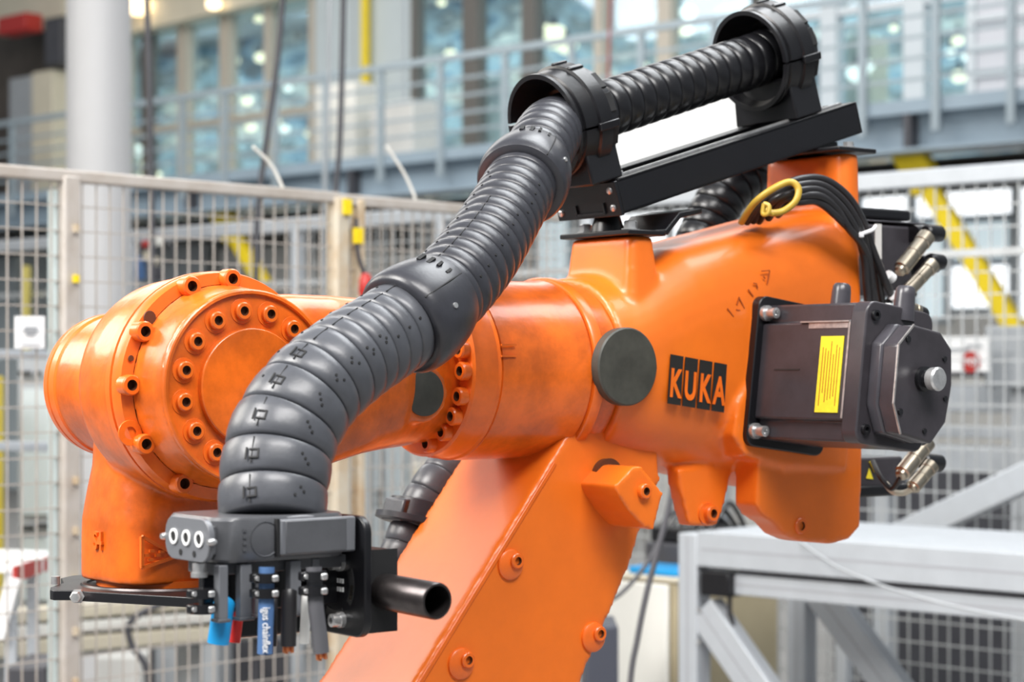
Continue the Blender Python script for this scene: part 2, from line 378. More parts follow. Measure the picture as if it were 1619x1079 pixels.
bbox(70, 30, 96, 100, .8, .3, 'junction_box', DGREY, 'dark junction box hanging left of the white column', 'box')
for i, (q, m) in enumerate(((770, OFFW), (812, BEIGE), (985, GREYB))):
    pass
bbox(905, 118, 955, 225, OF+2.6, .5, 'filing_cabinet', BEIGE, 'beige filing cabinet inside the room behind the front hose ring', 'cabinet', toz=zled)
bbox(758, 125, 792, 232, OF+2.2, .5, 'bookcase', PALE, 'pale bookcase inside the room beside the dark mullion', 'cabinet', toz=zled)
bbox(1330, 60, 1375, 170, OF+1.6, .4, 'tall_cabinet', BEIGE, 'tall beige cabinet behind the right hand windows', 'cabinet', toz=zled)
bbox(1225, 70, 1300, 170, OF+1.9, .4, 'wide_cabinet', GREYB, 'wide grey cabinet inside the room behind the rear hose ring', 'cabinet', toz=zled)
# hall lamp reflections in the glass, added as glowing balls behind it
reflspec = [(876, 58, 24, 0), (896, 72, 17, 0), (862, 46, 10, 0), (712, 86, 10, 0), (851, 28, 8, 0), (698, 4, 7, 0), (848, 4, 9, 0), (1087, 19, 13, 1), (1083, 47, 12, 0), (1413, 45, 7, 0),
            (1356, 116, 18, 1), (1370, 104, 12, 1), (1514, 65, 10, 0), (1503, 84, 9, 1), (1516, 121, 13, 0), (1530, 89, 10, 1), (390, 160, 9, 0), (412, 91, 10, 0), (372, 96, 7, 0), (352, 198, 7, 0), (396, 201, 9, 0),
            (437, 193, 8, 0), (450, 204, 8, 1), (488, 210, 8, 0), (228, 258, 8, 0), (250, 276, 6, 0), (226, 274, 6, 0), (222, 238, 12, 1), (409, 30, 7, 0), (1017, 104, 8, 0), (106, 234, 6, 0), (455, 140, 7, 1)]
reflspec.sort(); cnt = {}
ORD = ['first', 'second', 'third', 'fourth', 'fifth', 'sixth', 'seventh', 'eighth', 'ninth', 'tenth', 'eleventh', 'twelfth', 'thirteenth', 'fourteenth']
for px, py, rpx, kind in reflspec:
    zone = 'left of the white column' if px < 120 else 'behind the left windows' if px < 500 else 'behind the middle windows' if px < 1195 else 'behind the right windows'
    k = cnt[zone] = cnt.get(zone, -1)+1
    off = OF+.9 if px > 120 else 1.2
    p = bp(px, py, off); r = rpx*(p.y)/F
    o = thing('lamp_reflection', p, f'{"larger" if rpx > 11 else "small"} glowing ball standing in for a lamp reflection {zone}, {ORD[k]} from the left', 'lamp', 'lamp reflections in the upper windows, built as glowing balls')
    build(G().ball(p, r, 12, (1, .6, .8)), 'reflection_ball', REFLW if kind else LAMPM, o)
    build(G().cyl(p+Z*r*.7, p+Z*(r*.7+.12), r*.35, r*.2, 10), 'reflection_stem', DGREY, o)
for q, py, r_, lab in ((218, 8, 20, 'large bright ceiling lamp beside the white column'), (338, 6, 11, 'smaller bright ceiling lamp under the beige soffit')):
    p = bp(q, py, OF-.45); r = r_*p.y/F; o = thing('ceiling_lamp', p, lab, 'lamp')
    build(G().lathe([(-r*.7, r*.7), (-r*.45, r), (r*.4, r)], p, Z, 20), 'diffuser', LAMPM, o)
    build(G().lathe([(r*.4, r*1.05), (r*.7, r*.9)], p, Z, 20), 'lamp_body', GALV, o)

# ------------------------------------------------------------------ white column, hanging cables
cp = at(156, 300, 10.6)
tag(build(G().lathe([(0, .167), (10, .167)], (cp.x, cp.y, 0), Z, 40), 'column', COLUMN), 'thick round white column at the left', 'column')
def cable(pts, r, name, label, m=RUBBER, group=None, n=10):
    return tag(build(G().tube(catmull(pts, n), r, 8), name, m, smooth=60), label, 'cable', group)
cable([at(452, -60, 9), at(438, 100, 9), at(420, 230, 9), at(408, 330, 9), at(405, 420, 9.0), at(404, 560, 9), at(404, 1150, 9)], .014, 'hanging_cable', 'slanting black cable hanging left of the grey panel', DGREY)
cable([at(544, -60, 9), at(541, 100, 9), at(537, 230, 9), at(530, 330, 9), at(528, 600, 9), at(528, 1150, 9)], .013, 'hanging_cable', 'straight black cable hanging beside the yellow pipe', DGREY)
cable([at(522, -60, 9.5), at(520, 120, 9.5), at(514, 280, 9.5), at(512, 600, 9.5), at(512, 1150, 9.5)], .007, 'hanging_cable', 'thin grey cable left of the straight black one', GREYB)
cable([at(230, -60, 9), at(236, 130, 9), at(238, 250, 9), at(240, 350, 9), at(240, 600, 9), at(240, 1150, 9)], .014, 'hanging_cable', 'dark cable hanging right beside the white column', DGREY)
cable([at(966, -60, 15), at(964, 40, 15), at(962, 130, 15), at(960, 300, 15), at(955, 500, 15), at(955, 1000, 15)], .009, 'hanging_cable', 'thin orange cord hanging above the black hose', REDP)

# ------------------------------------------------------------------ fences
def mesh_panel(root, P, Q, z0, z1, dv, dh, r, m, name='wire_mesh'):
    g = G(); d = (Q-P); d.z = 0; L = d.length; d.normalize(); nn = V((-d.y, d.x, 0))
    n = int(L/dv)
    for i in range(1, n):
        p = P+d*(i*dv); g.box((p.x, p.y, (z0+z1)/2), (r*2, r*2, z1-z0), (d, nn, Z))
    k = 0
    while z0+dh*k < z1:
        p = P+d*(L/2)+nn*r*1.6; g.box((p.x, p.y, z0+dh*k), (L, r*2, r*2), (d, nn, Z)); k += 1
    return build(g, name, m, root, kind='stuff', smooth=0)
fd = (at(735, 330, 6.9)-at(0, 270, 5.6)); fd.z = 0; fd.normalize(); fn = V((-fd.y, fd.x, 0))
FP = at(0, 270, 5.6)
def fpt(px, py=300, off=0.): return on(px, py, FP+fn*off, fn)
def base(p): return V((p.x, p.y, 0))
nf = thing('safety_fence', base(fpt(300)), 'near tan wire safety fence with rusty corner post behind the wrist', 'fence')
zt = FP.z
p0, p1, p2, p3 = fpt(-60), fpt(108), fpt(534), fpt(885)
build(G().bar(V((p0.x, p0.y, zt)), V((p2.x, p2.y, zt)), .03, .036), 'top_rail', TAN, nf, bevel=.006)
build(G().bar(V((p2.x, p2.y, zt-.005)), V((p3.x, p3.y, zt-.005)), .03, .036), 'top_rail', TAN, nf, bevel=.006)
build(G().box((p1.x, p1.y, zt/2), (.055, .045, zt), (fd, fn, Z)), 'post', TAN, nf, bevel=.006)
q1 = fpt(88, 300, .03); build(G().box((q1.x, q1.y, zt/2-.02), (.032, .04, zt-.04), (fd, fn, Z)), 'post', MINT, nf, bevel=.006)
build(G().box((p2.x, p2.y, zt/2), (.055, .055, zt), (fd, fn, Z)), 'post', RUST, nf, bevel=.006)
q2 = fpt(566); build(G().box((q2.x, q2.y, zt/2), (.03, .045, zt), (fd, fn, Z)), 'post', RUST, nf, bevel=.006)
mesh_panel(nf, p0, p1, .1, zt-.02, .047, .0715, .0019, TAN)
mesh_panel(nf, p1, p2, .1, zt-.02, .047, .0715, .0019, TAN)
mesh_panel(nf, p2, p3, .1, zt-.02, .047, .0715, .0019, TAN)
for k in range(12):
    p = fpt(120, 300, -.03); build(G().box((p.x, p.y, zt-.15-.143*k), (.012, .02, .022), (fd, fn, Z)), 'clip', YPAINT if k % 3 == 1 else RUST, nf)
for q, z in ((548, zt-.03), (566, zt-.12)):
    p = fpt(q, 300, -.03); build(G().box((p.x, p.y, z), (.03, .02, .05), (fd, fn, Z)), 'clip', YPAINT, nf)
for i, (pa, pb, lab) in enumerate((((400, 232), (447, 300), 'loose white tie sticking up from the fence rail at the left'), ((612, 232), (657, 330), 'longer loose white tie on the fence rail beside the hose'))):
    pt = [on(pa[0], pa[1], FP, fn), on((pa[0]+pb[0])/2+6, (pa[1]+pb[1])/2-4, FP, fn), V((*on(pb[0], pb[1], FP, fn).xy, zt+.018))]
    tag(build(G().tube(catmull(pt, 8), .005, 6), 'cable_tie', OFFW), lab, 'tie')
# far fence, parallel to the walkway
BP0 = at(545, 350, 10.2)
def qpt(px, py=350, off=0.): return on(px, py, BP0+E2*off, E2)
bf = thing('mesh_fence', base(qpt(1000)), 'far pale galvanised mesh fence running across behind the robot', 'fence')
zb = BP0.z; r0, r1 = qpt(-120), qpt(1760)
build(G().bar(V((r0.x, r0.y, zb)), V((r1.x, r1.y, zb)), .05, .07), 'top_rail', ALU, bf, bevel=.008)
build(G().bar(V((r0.x, r0.y, zb-.30)), V((r1.x, r1.y, zb-.30)), .03, .03), 'rail', GALV, bf)
fx = [-40, 210, 470, 700, 930, 1140, 1335, 1680]
for q in fx:
    p = qpt(q); build(G().box((p.x, p.y, zb/2), (.055, .055, zb), (E1, E2, Z)), 'post', ALU, bf, bevel=.006)
for a_, b_ in zip(fx[2:-1], fx[3:]): mesh_panel(bf, qpt(a_), qpt(b_), .1, zb-.02, .06, .085, .003, GALV)
# sign on the left fence
def sign(px0, py0, px1, py1, plane, nrm, name, label, rad=.02):
    p = [on(px0, py1, plane, nrm), on(px1, py1, plane, nrm), on(px1, py0, plane, nrm), on(px0, py0, plane, nrm)]
    o = thing(name, (p[0]+p[1])/2, label, 'sign'); build(G().prism(p, nrm*.006), 'board', WHITE, o)
    return o, p
o, p = sign(25, 500, 71, 551, FP-fn*.02, fn, 'notice_sign', 'small square white notice hung on the left fence')
c = (p[0]+p[2])/2-fn*.002
gm = G()
for i, (wd, dz) in enumerate(((.042, .012), (.05, .003), (.03, -.006))): gm.box(c+Z*dz-fn*.001, (wd, .001, .006), (fd, fn, Z))
build(gm, 'print', GREYB, o)
build(G().box(c-Z*.035-fn*.001, (.06, .001, .003), (fd, fn, Z)), 'print', GREYB, o)

# ------------------------------------------------------------------ left clutter behind the fence
def ubox(px0, px1, ytop, Y, depth, name, m, label, cat, z0=0, ybot=None, bevel=.01, group=None):
    a_, b_ = at(px0, ytop, Y), at(px1, ytop, Y); zz = a_.z; zb_ = at(px0, ybot, Y).z if ybot else z0
    return tag(build(G().box(((a_.x+b_.x)/2, Y+depth/2, (zz+zb_)/2), (b_.x-a_.x, depth, zz-zb_)), name, m, bevel=bevel), label, cat, group)
cb = at(62, 560, 9.0)
o = thing('control_cabinet', (cb.x, cb.y, 0), 'tall grey control cabinet with black handles behind the left fence', 'cabinet')
a_, b_ = at(28, 556, 9.0), at(84, 556, 9.0)
build(G().box(((a_.x+b_.x)/2, 9.15, a_.z/2), (b_.x-a_.x, .3, a_.z)), 'body', GREYB, o, bevel=.01)
for y0, y1 in ((615, 700), (715, 815), (850, 950)):
    t, bt = at(34, y0, 8.99), at(80, y1, 8.99); build(G().box(((t.x+bt.x)/2, 8.99, (t.z+bt.z)/2), (bt.x-t.x, .02, t.z-bt.z)), 'drawer', PANEL, o, bevel=.004)
for x0, x1, y in ((30, 49, 590), (56, 64, 590), (34, 54, 835), (60, 80, 832)):
    t, bt = at(x0, y-3, 8.96), at(x1, y+4, 8.96); build(G().box(((t.x+bt.x)/2, 8.96, (t.z+bt.z)/2), (bt.x-t.x, .04, t.z-bt.z)), 'handle', INK, o, bevel=.004)
ubox(-70, -22, 595, 8.4, .3, 'yellow_post', YPAINT, 'yellow machine post at the left edge', 'post')
for py, lab in ((552, 'upper'), (697, 'lower')):
    p, q = at(-20, py+9, 7.6), at(84, py+9, 7.9)
    tag(build(G().bar(p, q, .05, .035), 'guard_rail', ALU, bevel=.005), f'{lab} grey horizontal guard rail at the left edge', 'rail')
pd = thing('platform', at(20, 990, 7.0), 'white step platform with red and white warning edge at the bottom left', 'platform')
wa, wbp = at(-30, 896, 6.9), at(94, 876, 7.1)
build(G().prism([at(-60, 900, 6.6), at(22, 900, 6.6), at(95, 872, 7.4), at(-30, 868, 7.6)], (0, 0, -.012)), 'top', WHITE, pd)
e0, e1 = at(22, 908, 6.6), at(95, 884, 7.4); dd = (e1-e0)
build(G().bar(e0, e1, .012, .045), 'edge_board', WHITE, pd)
for t0, t1 in ((.0, .1), (.16, .52), (.6, .98)):
    build(G().bar(e0+dd*t0-V((-.004, .01, 0)), e0+dd*t1-V((-.004, .01, 0)), .012, .05), 'red_stripe', REDP, pd)
for q, y in ((18, 6.62), (-45, 6.6), (52, 7.0), (88, 7.36)):
    pt = at(q, 905, y); build(G().box((pt.x, pt.y, pt.z/2), (.035, .035, pt.z)), 'leg', ALU, pd)
build(G().bar(at(22, 915, 6.58), at(-4, 1010, 6.58), .03, .045), 'brace', WHITE, pd)
cv = thing('conveyor', at(150, 1150, 8.2)*1.0, 'long beige cable duct running behind the fence at the bottom left', 'duct')
cv.location = base(at(150, 1000, 8.2)); ROOT[cv.name] = V(cv.location)
for py, h_, m in ((972, .05, BEIGE), (996, .045, OFFW), (1022, .06, BEIGE)):
    p, q = at(-80, py+10, 7.6), at(560, py-40, 9.6); build(G().bar(p, q, .12, h_), 'duct_rail', m, cv, bevel=.006)
build(G().bar(at(-80, 1012, 7.75), at(560, 962, 9.75), .1, .2), 'duct_body', GALV, cv)
for q, y in ((20, 8.0), (300, 8.9), (500, 9.5)):
    pt = at(q, 1020, y); build(G().box((pt.x, pt.y, pt.z/2), (.1, .1, pt.z)), 'support', GREYB, cv)
ubox(215, 345, 1000, 10.2, .5, 'grey_machine', GREYB, 'grey machine housing low behind the fence', 'machine')
ubox(150, 222, 1040, 9.8, .5, 'pale_machine', PALE, 'pale machine housing below the beige duct', 'machine')
ubox(355, 520, 1010, 11.0, .5, 'dark_machine', DGREY, 'dark machine housing behind the hanging cable ends', 'machine')
ubox(10, 72, 1055, 6.15, .3, 'dark_crate', DGREY, 'dark crate at the bottom left corner', 'crate')
ubox(420, 560, 700, 12.5, .6, 'white_cabinet', OFFW, 'white cabinet behind the wrist and the hose', 'cabinet')
o = thing('server_cabinet', base(at(610, 900, 11.8)), 'pale grey cabinet with black lock behind the lower hose', 'cabinet')
a_, b_ = at(552, 690, 11.8), at(640, 690, 11.8); build(G().box(((a_.x+b_.x)/2, 12.1, a_.z/2), (b_.x-a_.x, .6, a_.z)), 'body', PANEL, o, bevel=.01)
t, bt = at(595, 772, 11.78), at(606, 798, 11.78); build(G().box(((t.x+bt.x)/2, 11.78, (t.z+bt.z)/2), (bt.x-t.x, .05, t.z-bt.z)), 'lock', INK, o)
for q in (586, 604):
    t = at(q, 690, 11.79); build(G().box((t.x, 11.79, t.z/2), (.014, .02, t.z)), 'door_seam', DGREY, o)
ubox(642, 745, 740, 13.5, .6, 'beige_cabinet', BEIGE, 'beige cabinet half hidden by the lower hose', 'cabinet')
# objects under the walkway in the middle left
bbox(210, 385, 325, 520, 2.2, .5, 'parts_shelf', GALV, 'galvanised shelf unit right of the white column', 'shelf', toz=z0g)
bbox(345, 395, 500, 520, 2.2, .5, 'pale_locker', PALE, 'pale locker row behind the left fence', 'locker', toz=z0g)
bbox(508, 392, 605, 520, 2.2, .5, 'grey_rack', OFFW, 'light grey rack behind the rusty post', 'rack', toz=z0g)
bbox(615, 400, 760, 520, 2.2, .5, 'beige_locker', PALE, 'beige locker row behind the hose', 'locker', toz=z0g)
bbox(-20, 400, 25, 560, 1.8, .6, 'blue_grey_locker', PANEL, 'blue grey locker at the left edge under the walkway', 'locker', toz=z0g)
yp = ubox(34, 45, 420, 12.0, .08, 'yellow_rod', TANY, 'thin yellow upright behind the left notice', 'post')
# little tools on a peg right of the column
tl = thing('tool_board', base(qpt(245, 430, -.1)), 'hanging blue and tan tool pouch beside the column', 'tools')
p = qpt(222, 425, -.1); build(G().box(p, (.05, .05, .13), (E1, E2, Z)), 'blue_pouch', CNAVY, tl, bevel=.01)
p = qpt(238, 408, -.1); build(G().bar(p-E1*.05+Z*.02, p+E1*.06-Z*.03, .03, .05), 'tan_strap', BEIGE, tl, bevel=.01)
p = qpt(247, 432, -.1); build(G().box(p, (.07, .04, .08), (E1, E2, Z)), 'grey_tool', DGREY, tl, bevel=.01)
p = qpt(266, 400, -.1); gg = G(); gg.tube([p+(E1*math.cos(t*.4)+Z*math.sin(t*.4))*.055 for t in range(17)], .008, 6); build(gg, 'ring', DGREY, tl)
p = qpt(231, 386, -.1); build(G().box(p, (.035, .04, .04), (E1, E2, Z)), 'red_tool', REDP, tl, bevel=.008)
p = qpt(251, 382, -.1); build(G().box(p, (.035, .04, .05), (E1, E2, Z)), 'white_tool', OFFW, tl, bevel=.008)
rk = thing('red_plug', fpt(577, 450), 'red plug hanging by its cable beside the fence post', 'plug')
p = fpt(578, 452, -.03); build(G().lathe([(0, .014), (.03, .024), (.07, .022), (.09, .012)], p-Z*.05, Z, 14), 'plug_body', REDP, rk)
build(G().tube(catmull([p+Z*.03, fpt(566, 400, -.03), fpt(563, 345, -.03)], 8), .007, 6), 'plug_cable', DGREY, rk)
lp = [at(300, 945, 7.2), at(245, 960, 7.2), at(206, 985, 7.2), at(208, 1020, 7.2), at(232, 1060, 7.2), at(236, 1140, 7.2)]
cable(lp, .012, 'looped_cable', 'dark cable looping down under the black flange plate', DGREY)

# ------------------------------------------------------------------ right side: guard rails, stop sign, brace, workbench
gr = thing('roller_rack', base(qpt(1550, 600, 1.0)), 'white horizontal rack rails behind the fence at the right', 'rack')
for py0, py1, m in ((612, 652, ALU), (672, 690, ALU), (702, 742, ALU), (590, 598, DGREY)):
    p, q = qpt(1340, (py0+py1)/2-3, 1.0), qpt(1760, (py0+py1)/2+3, 1.0); q.z = p.z
    build(G().bar(p, q, .1, (py1-py0)/F*p.y), 'rack_rail', m, gr, bevel=.006)
for q in (1400, 1700):
    p = qpt(q, 612, 1.06); build(G().box((p.x, p.y, p.z/2), (.08, .08, p.z), (E1, E2, Z)), 'upright', ALU, gr)
c = qpt(1560, 610, 1.8)
dk = ubox(1340, 1700, 745, 11.5, .5, 'dark_cabinet', DGREY, 'long dark grey cabinet low behind the right fence', 'cabinet')
wbx = thing('sign_board', base(qpt(1530, 600, .5)), 'white board with a round red stop sign behind the right fence', 'sign')
pl = [qpt(1470, 588, .5), qpt(1562, 588, .5), qpt(1562, 532, .5), qpt(1470, 532, .5)]
build(G().prism(pl, E2*.02), 'board', WHITE, wbx)
pc = qpt(1534, 573, .49); rad = 17.5/F*pc.y
build(G().lathe([(0, rad), (.006, rad)], pc+E2*.006-E2*.006, E2, 8, ph=math.pi/8), 'red_octagon', REDP, wbx)
MT = frame(pc-E2*.003, E1, Z, -E2)
build(text_g('STOP', MT, rad*.95, .0008, .8), 'lettering', WHITE, wbx, smooth=0)
gl = G()
gl.box(qpt(1508, 553, .49), (.14, .002, .012), (E1, E2, Z)); gl.box(qpt(1540, 547, .49), (.07, .002, .012), (E1, E2, Z))
build(gl, 'print', GREYB, wbx)
p = qpt(1600, 565, .7)
bx = thing('electric_box', base(p), 'grey electric box right of the stop sign', 'box')
build(G().box(p+E2*.1, (.26, .2, .26), (E1, E2, Z)), 'body', GREYB, bx, bevel=.01)
build(G().box(V((p.x, p.y, (p.z-.13)/2))+E2*.1, (.08, .08, p.z-.13), (E1, E2, Z)), 'stand', GREYB, bx)
p, q = at(1395, 862, 7.9), at(1660, 738, 7.3)
tag(build(G().bar(p, q, .06, .106), 'diagonal_brace', ALU, bevel=.008), 'wide pale aluminium strut slanting above the workbench', 'strut')

WB = at(1098, 875, 7.0)                                     # bench corner post, front top
BN = frame(V((WB.x, WB.y, 0)), E1, E2, Z); zt_ = WB.z
bn = thing('workbench', (WB.x, WB.y, 0), 'aluminium profile workbench frame with diagonal braces at the lower right', 'workbench')
def prof(p, q, wd, ht, name='profile', up=Z):
    o = build(G(BN).bar(p, q, wd, ht, up), name, ALU, bn, bevel=.004)
    p, q = V(p), V(q); d = (q-p).normalized(); y = V(up).cross(d).normalized(); z = d.cross(y)
    g = G(BN)
    for c, n_, wdt in ((y*wd/2, y, ht), (-y*wd/2, y, ht), (z*ht/2, z, wd), (-z*ht/2, z, wd)):
        t = z if n_ is y else y
        g.box((p+q)/2+c, ((q-p).length*.985, .0016, .009), (d, n_, t))
    build(g, 'profile_groove', ALUD, o)
    return o
PW = .08
prof((0, 0, 0), (0, 0, zt_+.07), PW, PW, 'leg', up=V((0, 1, 0)))
prof((0, .646, 0), (0, .646, zt_-.05), PW, PW, 'leg', up=V((0, 1, 0)))
prof((2.6, 0, 0), (2.6, 0, zt_-.05), PW, PW, 'leg', up=V((0, 1, 0)))
prof((2.6, .646, 0), (2.6, .646, zt_-.05), PW, PW, 'leg', up=V((0, 1, 0)))
prof((.04, 0, zt_+.02), (2.7, 0, zt_+.02), PW, .12, 'beam')
for k in range(4): prof((.04, .14+.16*k, zt_+.055), (2.7, .14+.16*k, zt_+.055), .155, .05, 'top_profile')
prof((.08, .02, zt_-.095), (2.7, .02, zt_-.095), .06, .07, 'lower_beam')
build(G(BN).box((.12, 0, zt_-.095), (.12, .09, .085)), 'black_bracket', BLACK, bn, bevel=.005)
build(G(BN).box((1.4, .0, zt_-.05), (2.4, .03, .012)), 'shade_strip', DGREY, bn)  # dark strip painted in for the shade between the beams
prof((.05, 0, zt_-.19), (.62, 0, zt_-.80), .07, .12, 'diagonal_brace')
prof((.05, .646, zt_-.14), (.72, .646, zt_-.84), .07, .12, 'diagonal_brace')
prof((.0, 0, .40), (2.6, 0, .40), PW, PW, 'lower_rail')
prof((.0, .646, zt_-.56), (2.6, .646, zt_-.56), .06, .05, 'shelf_rail')
prof((.0, .0, zt_-.56), (0, .646, zt_-.56), .06, .05, 'shelf_rail')
prof((.3, .34, zt_-.57), (1.5, .34, zt_-.57), .16, .03, 'shelf_rail')
for z_ in (zt_-.19, zt_-.30):
    build(G(BN).cyl((.05, -.042, z_), (.05, -.036, z_), .008, seg=12), 'screw', STEEL, bn)
ca = at(990, 918, 8.6)
ch = thing('beige_cabinet', base(at(1095, 1000, 8.7)), 'cream cabinet with a blue folder on top behind the bench leg', 'cabinet')
M_ = frame(V((at(1070, 922, 7.6).x, 7.6, 0)), E1, E2, Z); zc = at(1070, 922, 7.6).z
# cabinet: front face towards -E1, side towards -E2
build(G(M_).box((-.18, .325, zc/2), (.36, .65, zc)), 'body', TANW, ch, bevel=.008)
build(G(M_).box((-.195, -.011, zc/2), (.33, .02, zc-.02)), 'door', OFFW, ch, bevel=.006)  # lit face's brightness put into the door's whiter colour
build(G(M_).box((-.18, .325, zc+.008), (.38, .67, .016)), 'top_panel', BEIGE, ch, bevel=.004)
fo = build(G(M_).box((-.14, .12, zc+.031), (.24, .18, .028)), 'blue_folder', CBLUE, bevel=.006); tag(fo, 'bright blue folder lying on the cream cabinet', 'folder')
bh = thing('black_instrument', M_ @ V((-.19, .42, zc+.016)), 'black instrument case on the cream cabinet behind the robot arm', 'case')
build(G(M_).box((-.19, .42, zc+.068), (.34, .34, .1)), 'case', DGREY, bh, bevel=.01)
build(G(M_).box((-.19, .42, zc+.15), (.32, .3, .06)), 'case_lid', BLACK, bh, bevel=.01)
for k in range(6): build(G(M_).tube(catmull([(-.32+.05*k, .30, zc+.18), (-.29+.05*k, .38, zc+.24+.02*(k % 3)), (-.27+.04*k, .52, zc+.18)], 6), .011, 6), 'case_cable', RUBBER, bh)
ubox(925, 978, 990, 7.0, .3, 'dark_bin', mat('bin_plastic', (.05, .055, .075), .5), 'dark blue grey bin beside the robot arm at the bottom', 'bin')
cable([at(1075, 700, 5.6), at(1058, 800, 5.6), at(1040, 870, 5.6), at(1022, 940, 5.6), at(1008, 1010, 5.6), at(996, 1090, 5.6), at(990, 1300, 5.6)], .0085, 'hanging_cable', 'grey cable hanging behind the robot arm before the cabinet', CGREY)
cable([at(1052, 835, 6.4), at(1030, 880, 6.4), at(1005, 915, 6.4), at(978, 942, 6.4), at(950, 960, 6.4), at(925, 1010, 6.4), at(920, 1300, 6.4)], .007, 'hanging_cable', 'thin cable branching left towards the robot arm', CGREY)
cable([BN @ V((.16, -.01, zt_-.13)), BN @ V((.16, -.01, zt_-.2)), BN @ V((.17, 0, zt_-.30)), BN @ V((.17, .1, 0.03))], .008, 'drop_cable', 'short black cable hanging from the black bench bracket', RUBBER)
cable([at(1255, 850, 6.7), at(1300, 882, 6.5), at(1340, 905, 6.3), at(1420, 935, 6.1), at(1520, 962, 5.9), at(1640, 985, 5.7)], .005, 'grey_cable', 'thin grey cable lying across the front of the workbench', GREYB)

# ================================================================== ROBOT
RX = RM @ V((-.25, 0, 0))
rob = thing('industrial_robot', (RX.x, RX.y, 0), 'big orange industrial robot arm with cast housings and black motors', 'robot')
def R(): return G(RM)
UX, VX, WX = V((1, 0, 0)), V((0, 1, 0)), V((0, 0, 1))
def sring(u, c, hv, hw, n, seg=48, cv=0., low=None):
    out = []
    for k in range(seg):
        x, y = sell(2*math.pi*k/seg, n if k <= seg//2 or low is None else low); out.append(V((u, cv+hv*x, c+hw*y)))
    return out
# --- arm casting (fused cast body)
g = R(); rings = []
for px, yt, yb, hv, n in ((892, 440, 729, .1575, 2.1), (915, 438, 730, .160, 2.25), (950, 427, 733, .1635, 2.7), (1010, 394, 741, .165, 3.4), (1080, 376, 755, .167, 3.9), (1150, 359, 768, .168, 4.5), (1215, 342, 777, .168, 5), (1258, 336, 781, .168, 5)):
    t, b = rp(px, yt, 0), rp(px, yb, 0); rings.append(sring(t.x, (t.z+b.z)/2, hv, (t.z-b.z)/2, n, low=min(n, 2.5)))
UE = rp(1366, 500, -.165).x
l = rings[-1]; rings.append([V((UE-.02, p.y, p.z)) for p in l]); c_ = V((0, 0, (l[12].z+l[36].z)/2))
rings.append([V((UE, p.y*.93, c_.z+(p.z-c_.z)*.96)) for p in l])
g.loft(rings)
def rpoly(pts, v0, v1): g.prism([rp(x, y, v0) for x, y in pts], (0, v1-v0, 0))
# front boss
nb = rp(998, 432, -.12); tb = rp(1000, 372, -.12)
def tower(u0, u1, v0, v1, z0, z1, taper, r=.02):
    rr = []
    for z, e in ((z0, taper), (z1, 0)):
        rr.append([V(((u0+u1)/2+x, (v0+v1)/2+y, z)) for x, y in rrect(u1-u0+2*e, v1-v0+2*e, r+e*.5)])
    g.loft(rr)
tower(nb.x, nb.x+.055, -.12, .045, nb.z-.10, tb.z, .018, .014)
# rear boss
b0 = rp(1338, 300, -.160); b1 = rp(1338, 243, -.160)
tower(b0.x-.005, UE+.002, -.160, .05, b0.z-.12, b1.z+.002, .004, .022)
# rear lobe under the body
rpoly([(1199, 740), (1197, 800), (1208, 818), (1225, 828), (1242, 847), (1267, 857), (1317, 861), (1343, 854), (1362, 834), (1365, 700), (1200, 700)], -.163, -.105)
# lug
rpoly([(1072, 740), (1076, 770), (1092, 832), (1135, 833), (1147, 796), (1160, 740)], -.10, -.065)
# pad under the motor
rpoly([(1166, 640), (1160, 690), (1180, 722), (1240, 738), (1340, 742), (1350, 520), (1210, 484), (1196, 500), (1188, 600)], -.172, -.1)
cast = build(g, 'arm_casting', ORANGE, rob)
fuse(cast, .0052, 7)
# --- forearm tube, rings (turned parts)
R0 = .151
def ux(px): return rp(px, HOR, 0).x
tube_ = R().lathe([(0, .142), (.004, .149), (.02, .1505), (.165, .1505), (.178, .1535), (.186, .1535), (.19, .150), (.205, .1505), (.25, .150)], (-.235, 0, 0), UX, 72)
build(tube_, 'forearm_tube', ORANGE_W, rob, smooth=30)
build(R().lathe([(0, .150), (.001, .1565), (.004, .1585), (.020, .1585), (.024, .155)], (-.045, 0, 0), UX, 72), 'weld_ring', ORANGE_C, rob)
build(R().lathe([(-.024, .095), (-.024, .139), (-.020, .143), (-.008, .143), (0, .146), (.022, .147), (.026, .150), (.03, .147)], (-.262, 0, 0), UX, 72), 'flange_ring', ORANGE_C, rob, smooth=30)
# --- wrist arm: from the flange to the disc
D5 = rp(397, 612, -.20); U5, W5 = D5.x, D5.z
g = R()
g.lathe([(0, .140), (.025, .1425), (.075, .1495)], (U5, -.196, W5), VX, 64)
rr = []
for px, yt, yb, vc, hv, n in ((400, 466, 752, -.125, .070, 3.5), (470, 464, 748, -.125, .070, 3.5), (530, 466, 737, -.12, .070, 3.2), (585, 470, 720, -.105, .078, 2.8), (625, 480, 713, -.07, .095, 2.5), (655, 486, 709, -.03, .095, 2.3), (690, 492, 703, 0, .105, 2.1), (745, 492, 703, 0, .105, 2.0)):
    t, b = rp(px, yt, vc-hv*.6), rp(px, yb, vc-hv*.6); rr.append(sring(t.x, (t.z+b.z)/2, hv, (t.z-b.z)/2, n, cv=vc))
g.loft(rr)
pcap = rp(672, 622, -.150); g.lathe([(-.147, .046), (-.02, .055)], (pcap.x, 0, pcap.z), VX, 40)
wa_ = build(g, 'wrist_arm', ORANGE_W, rob); fuse(wa_, .0045, 6)
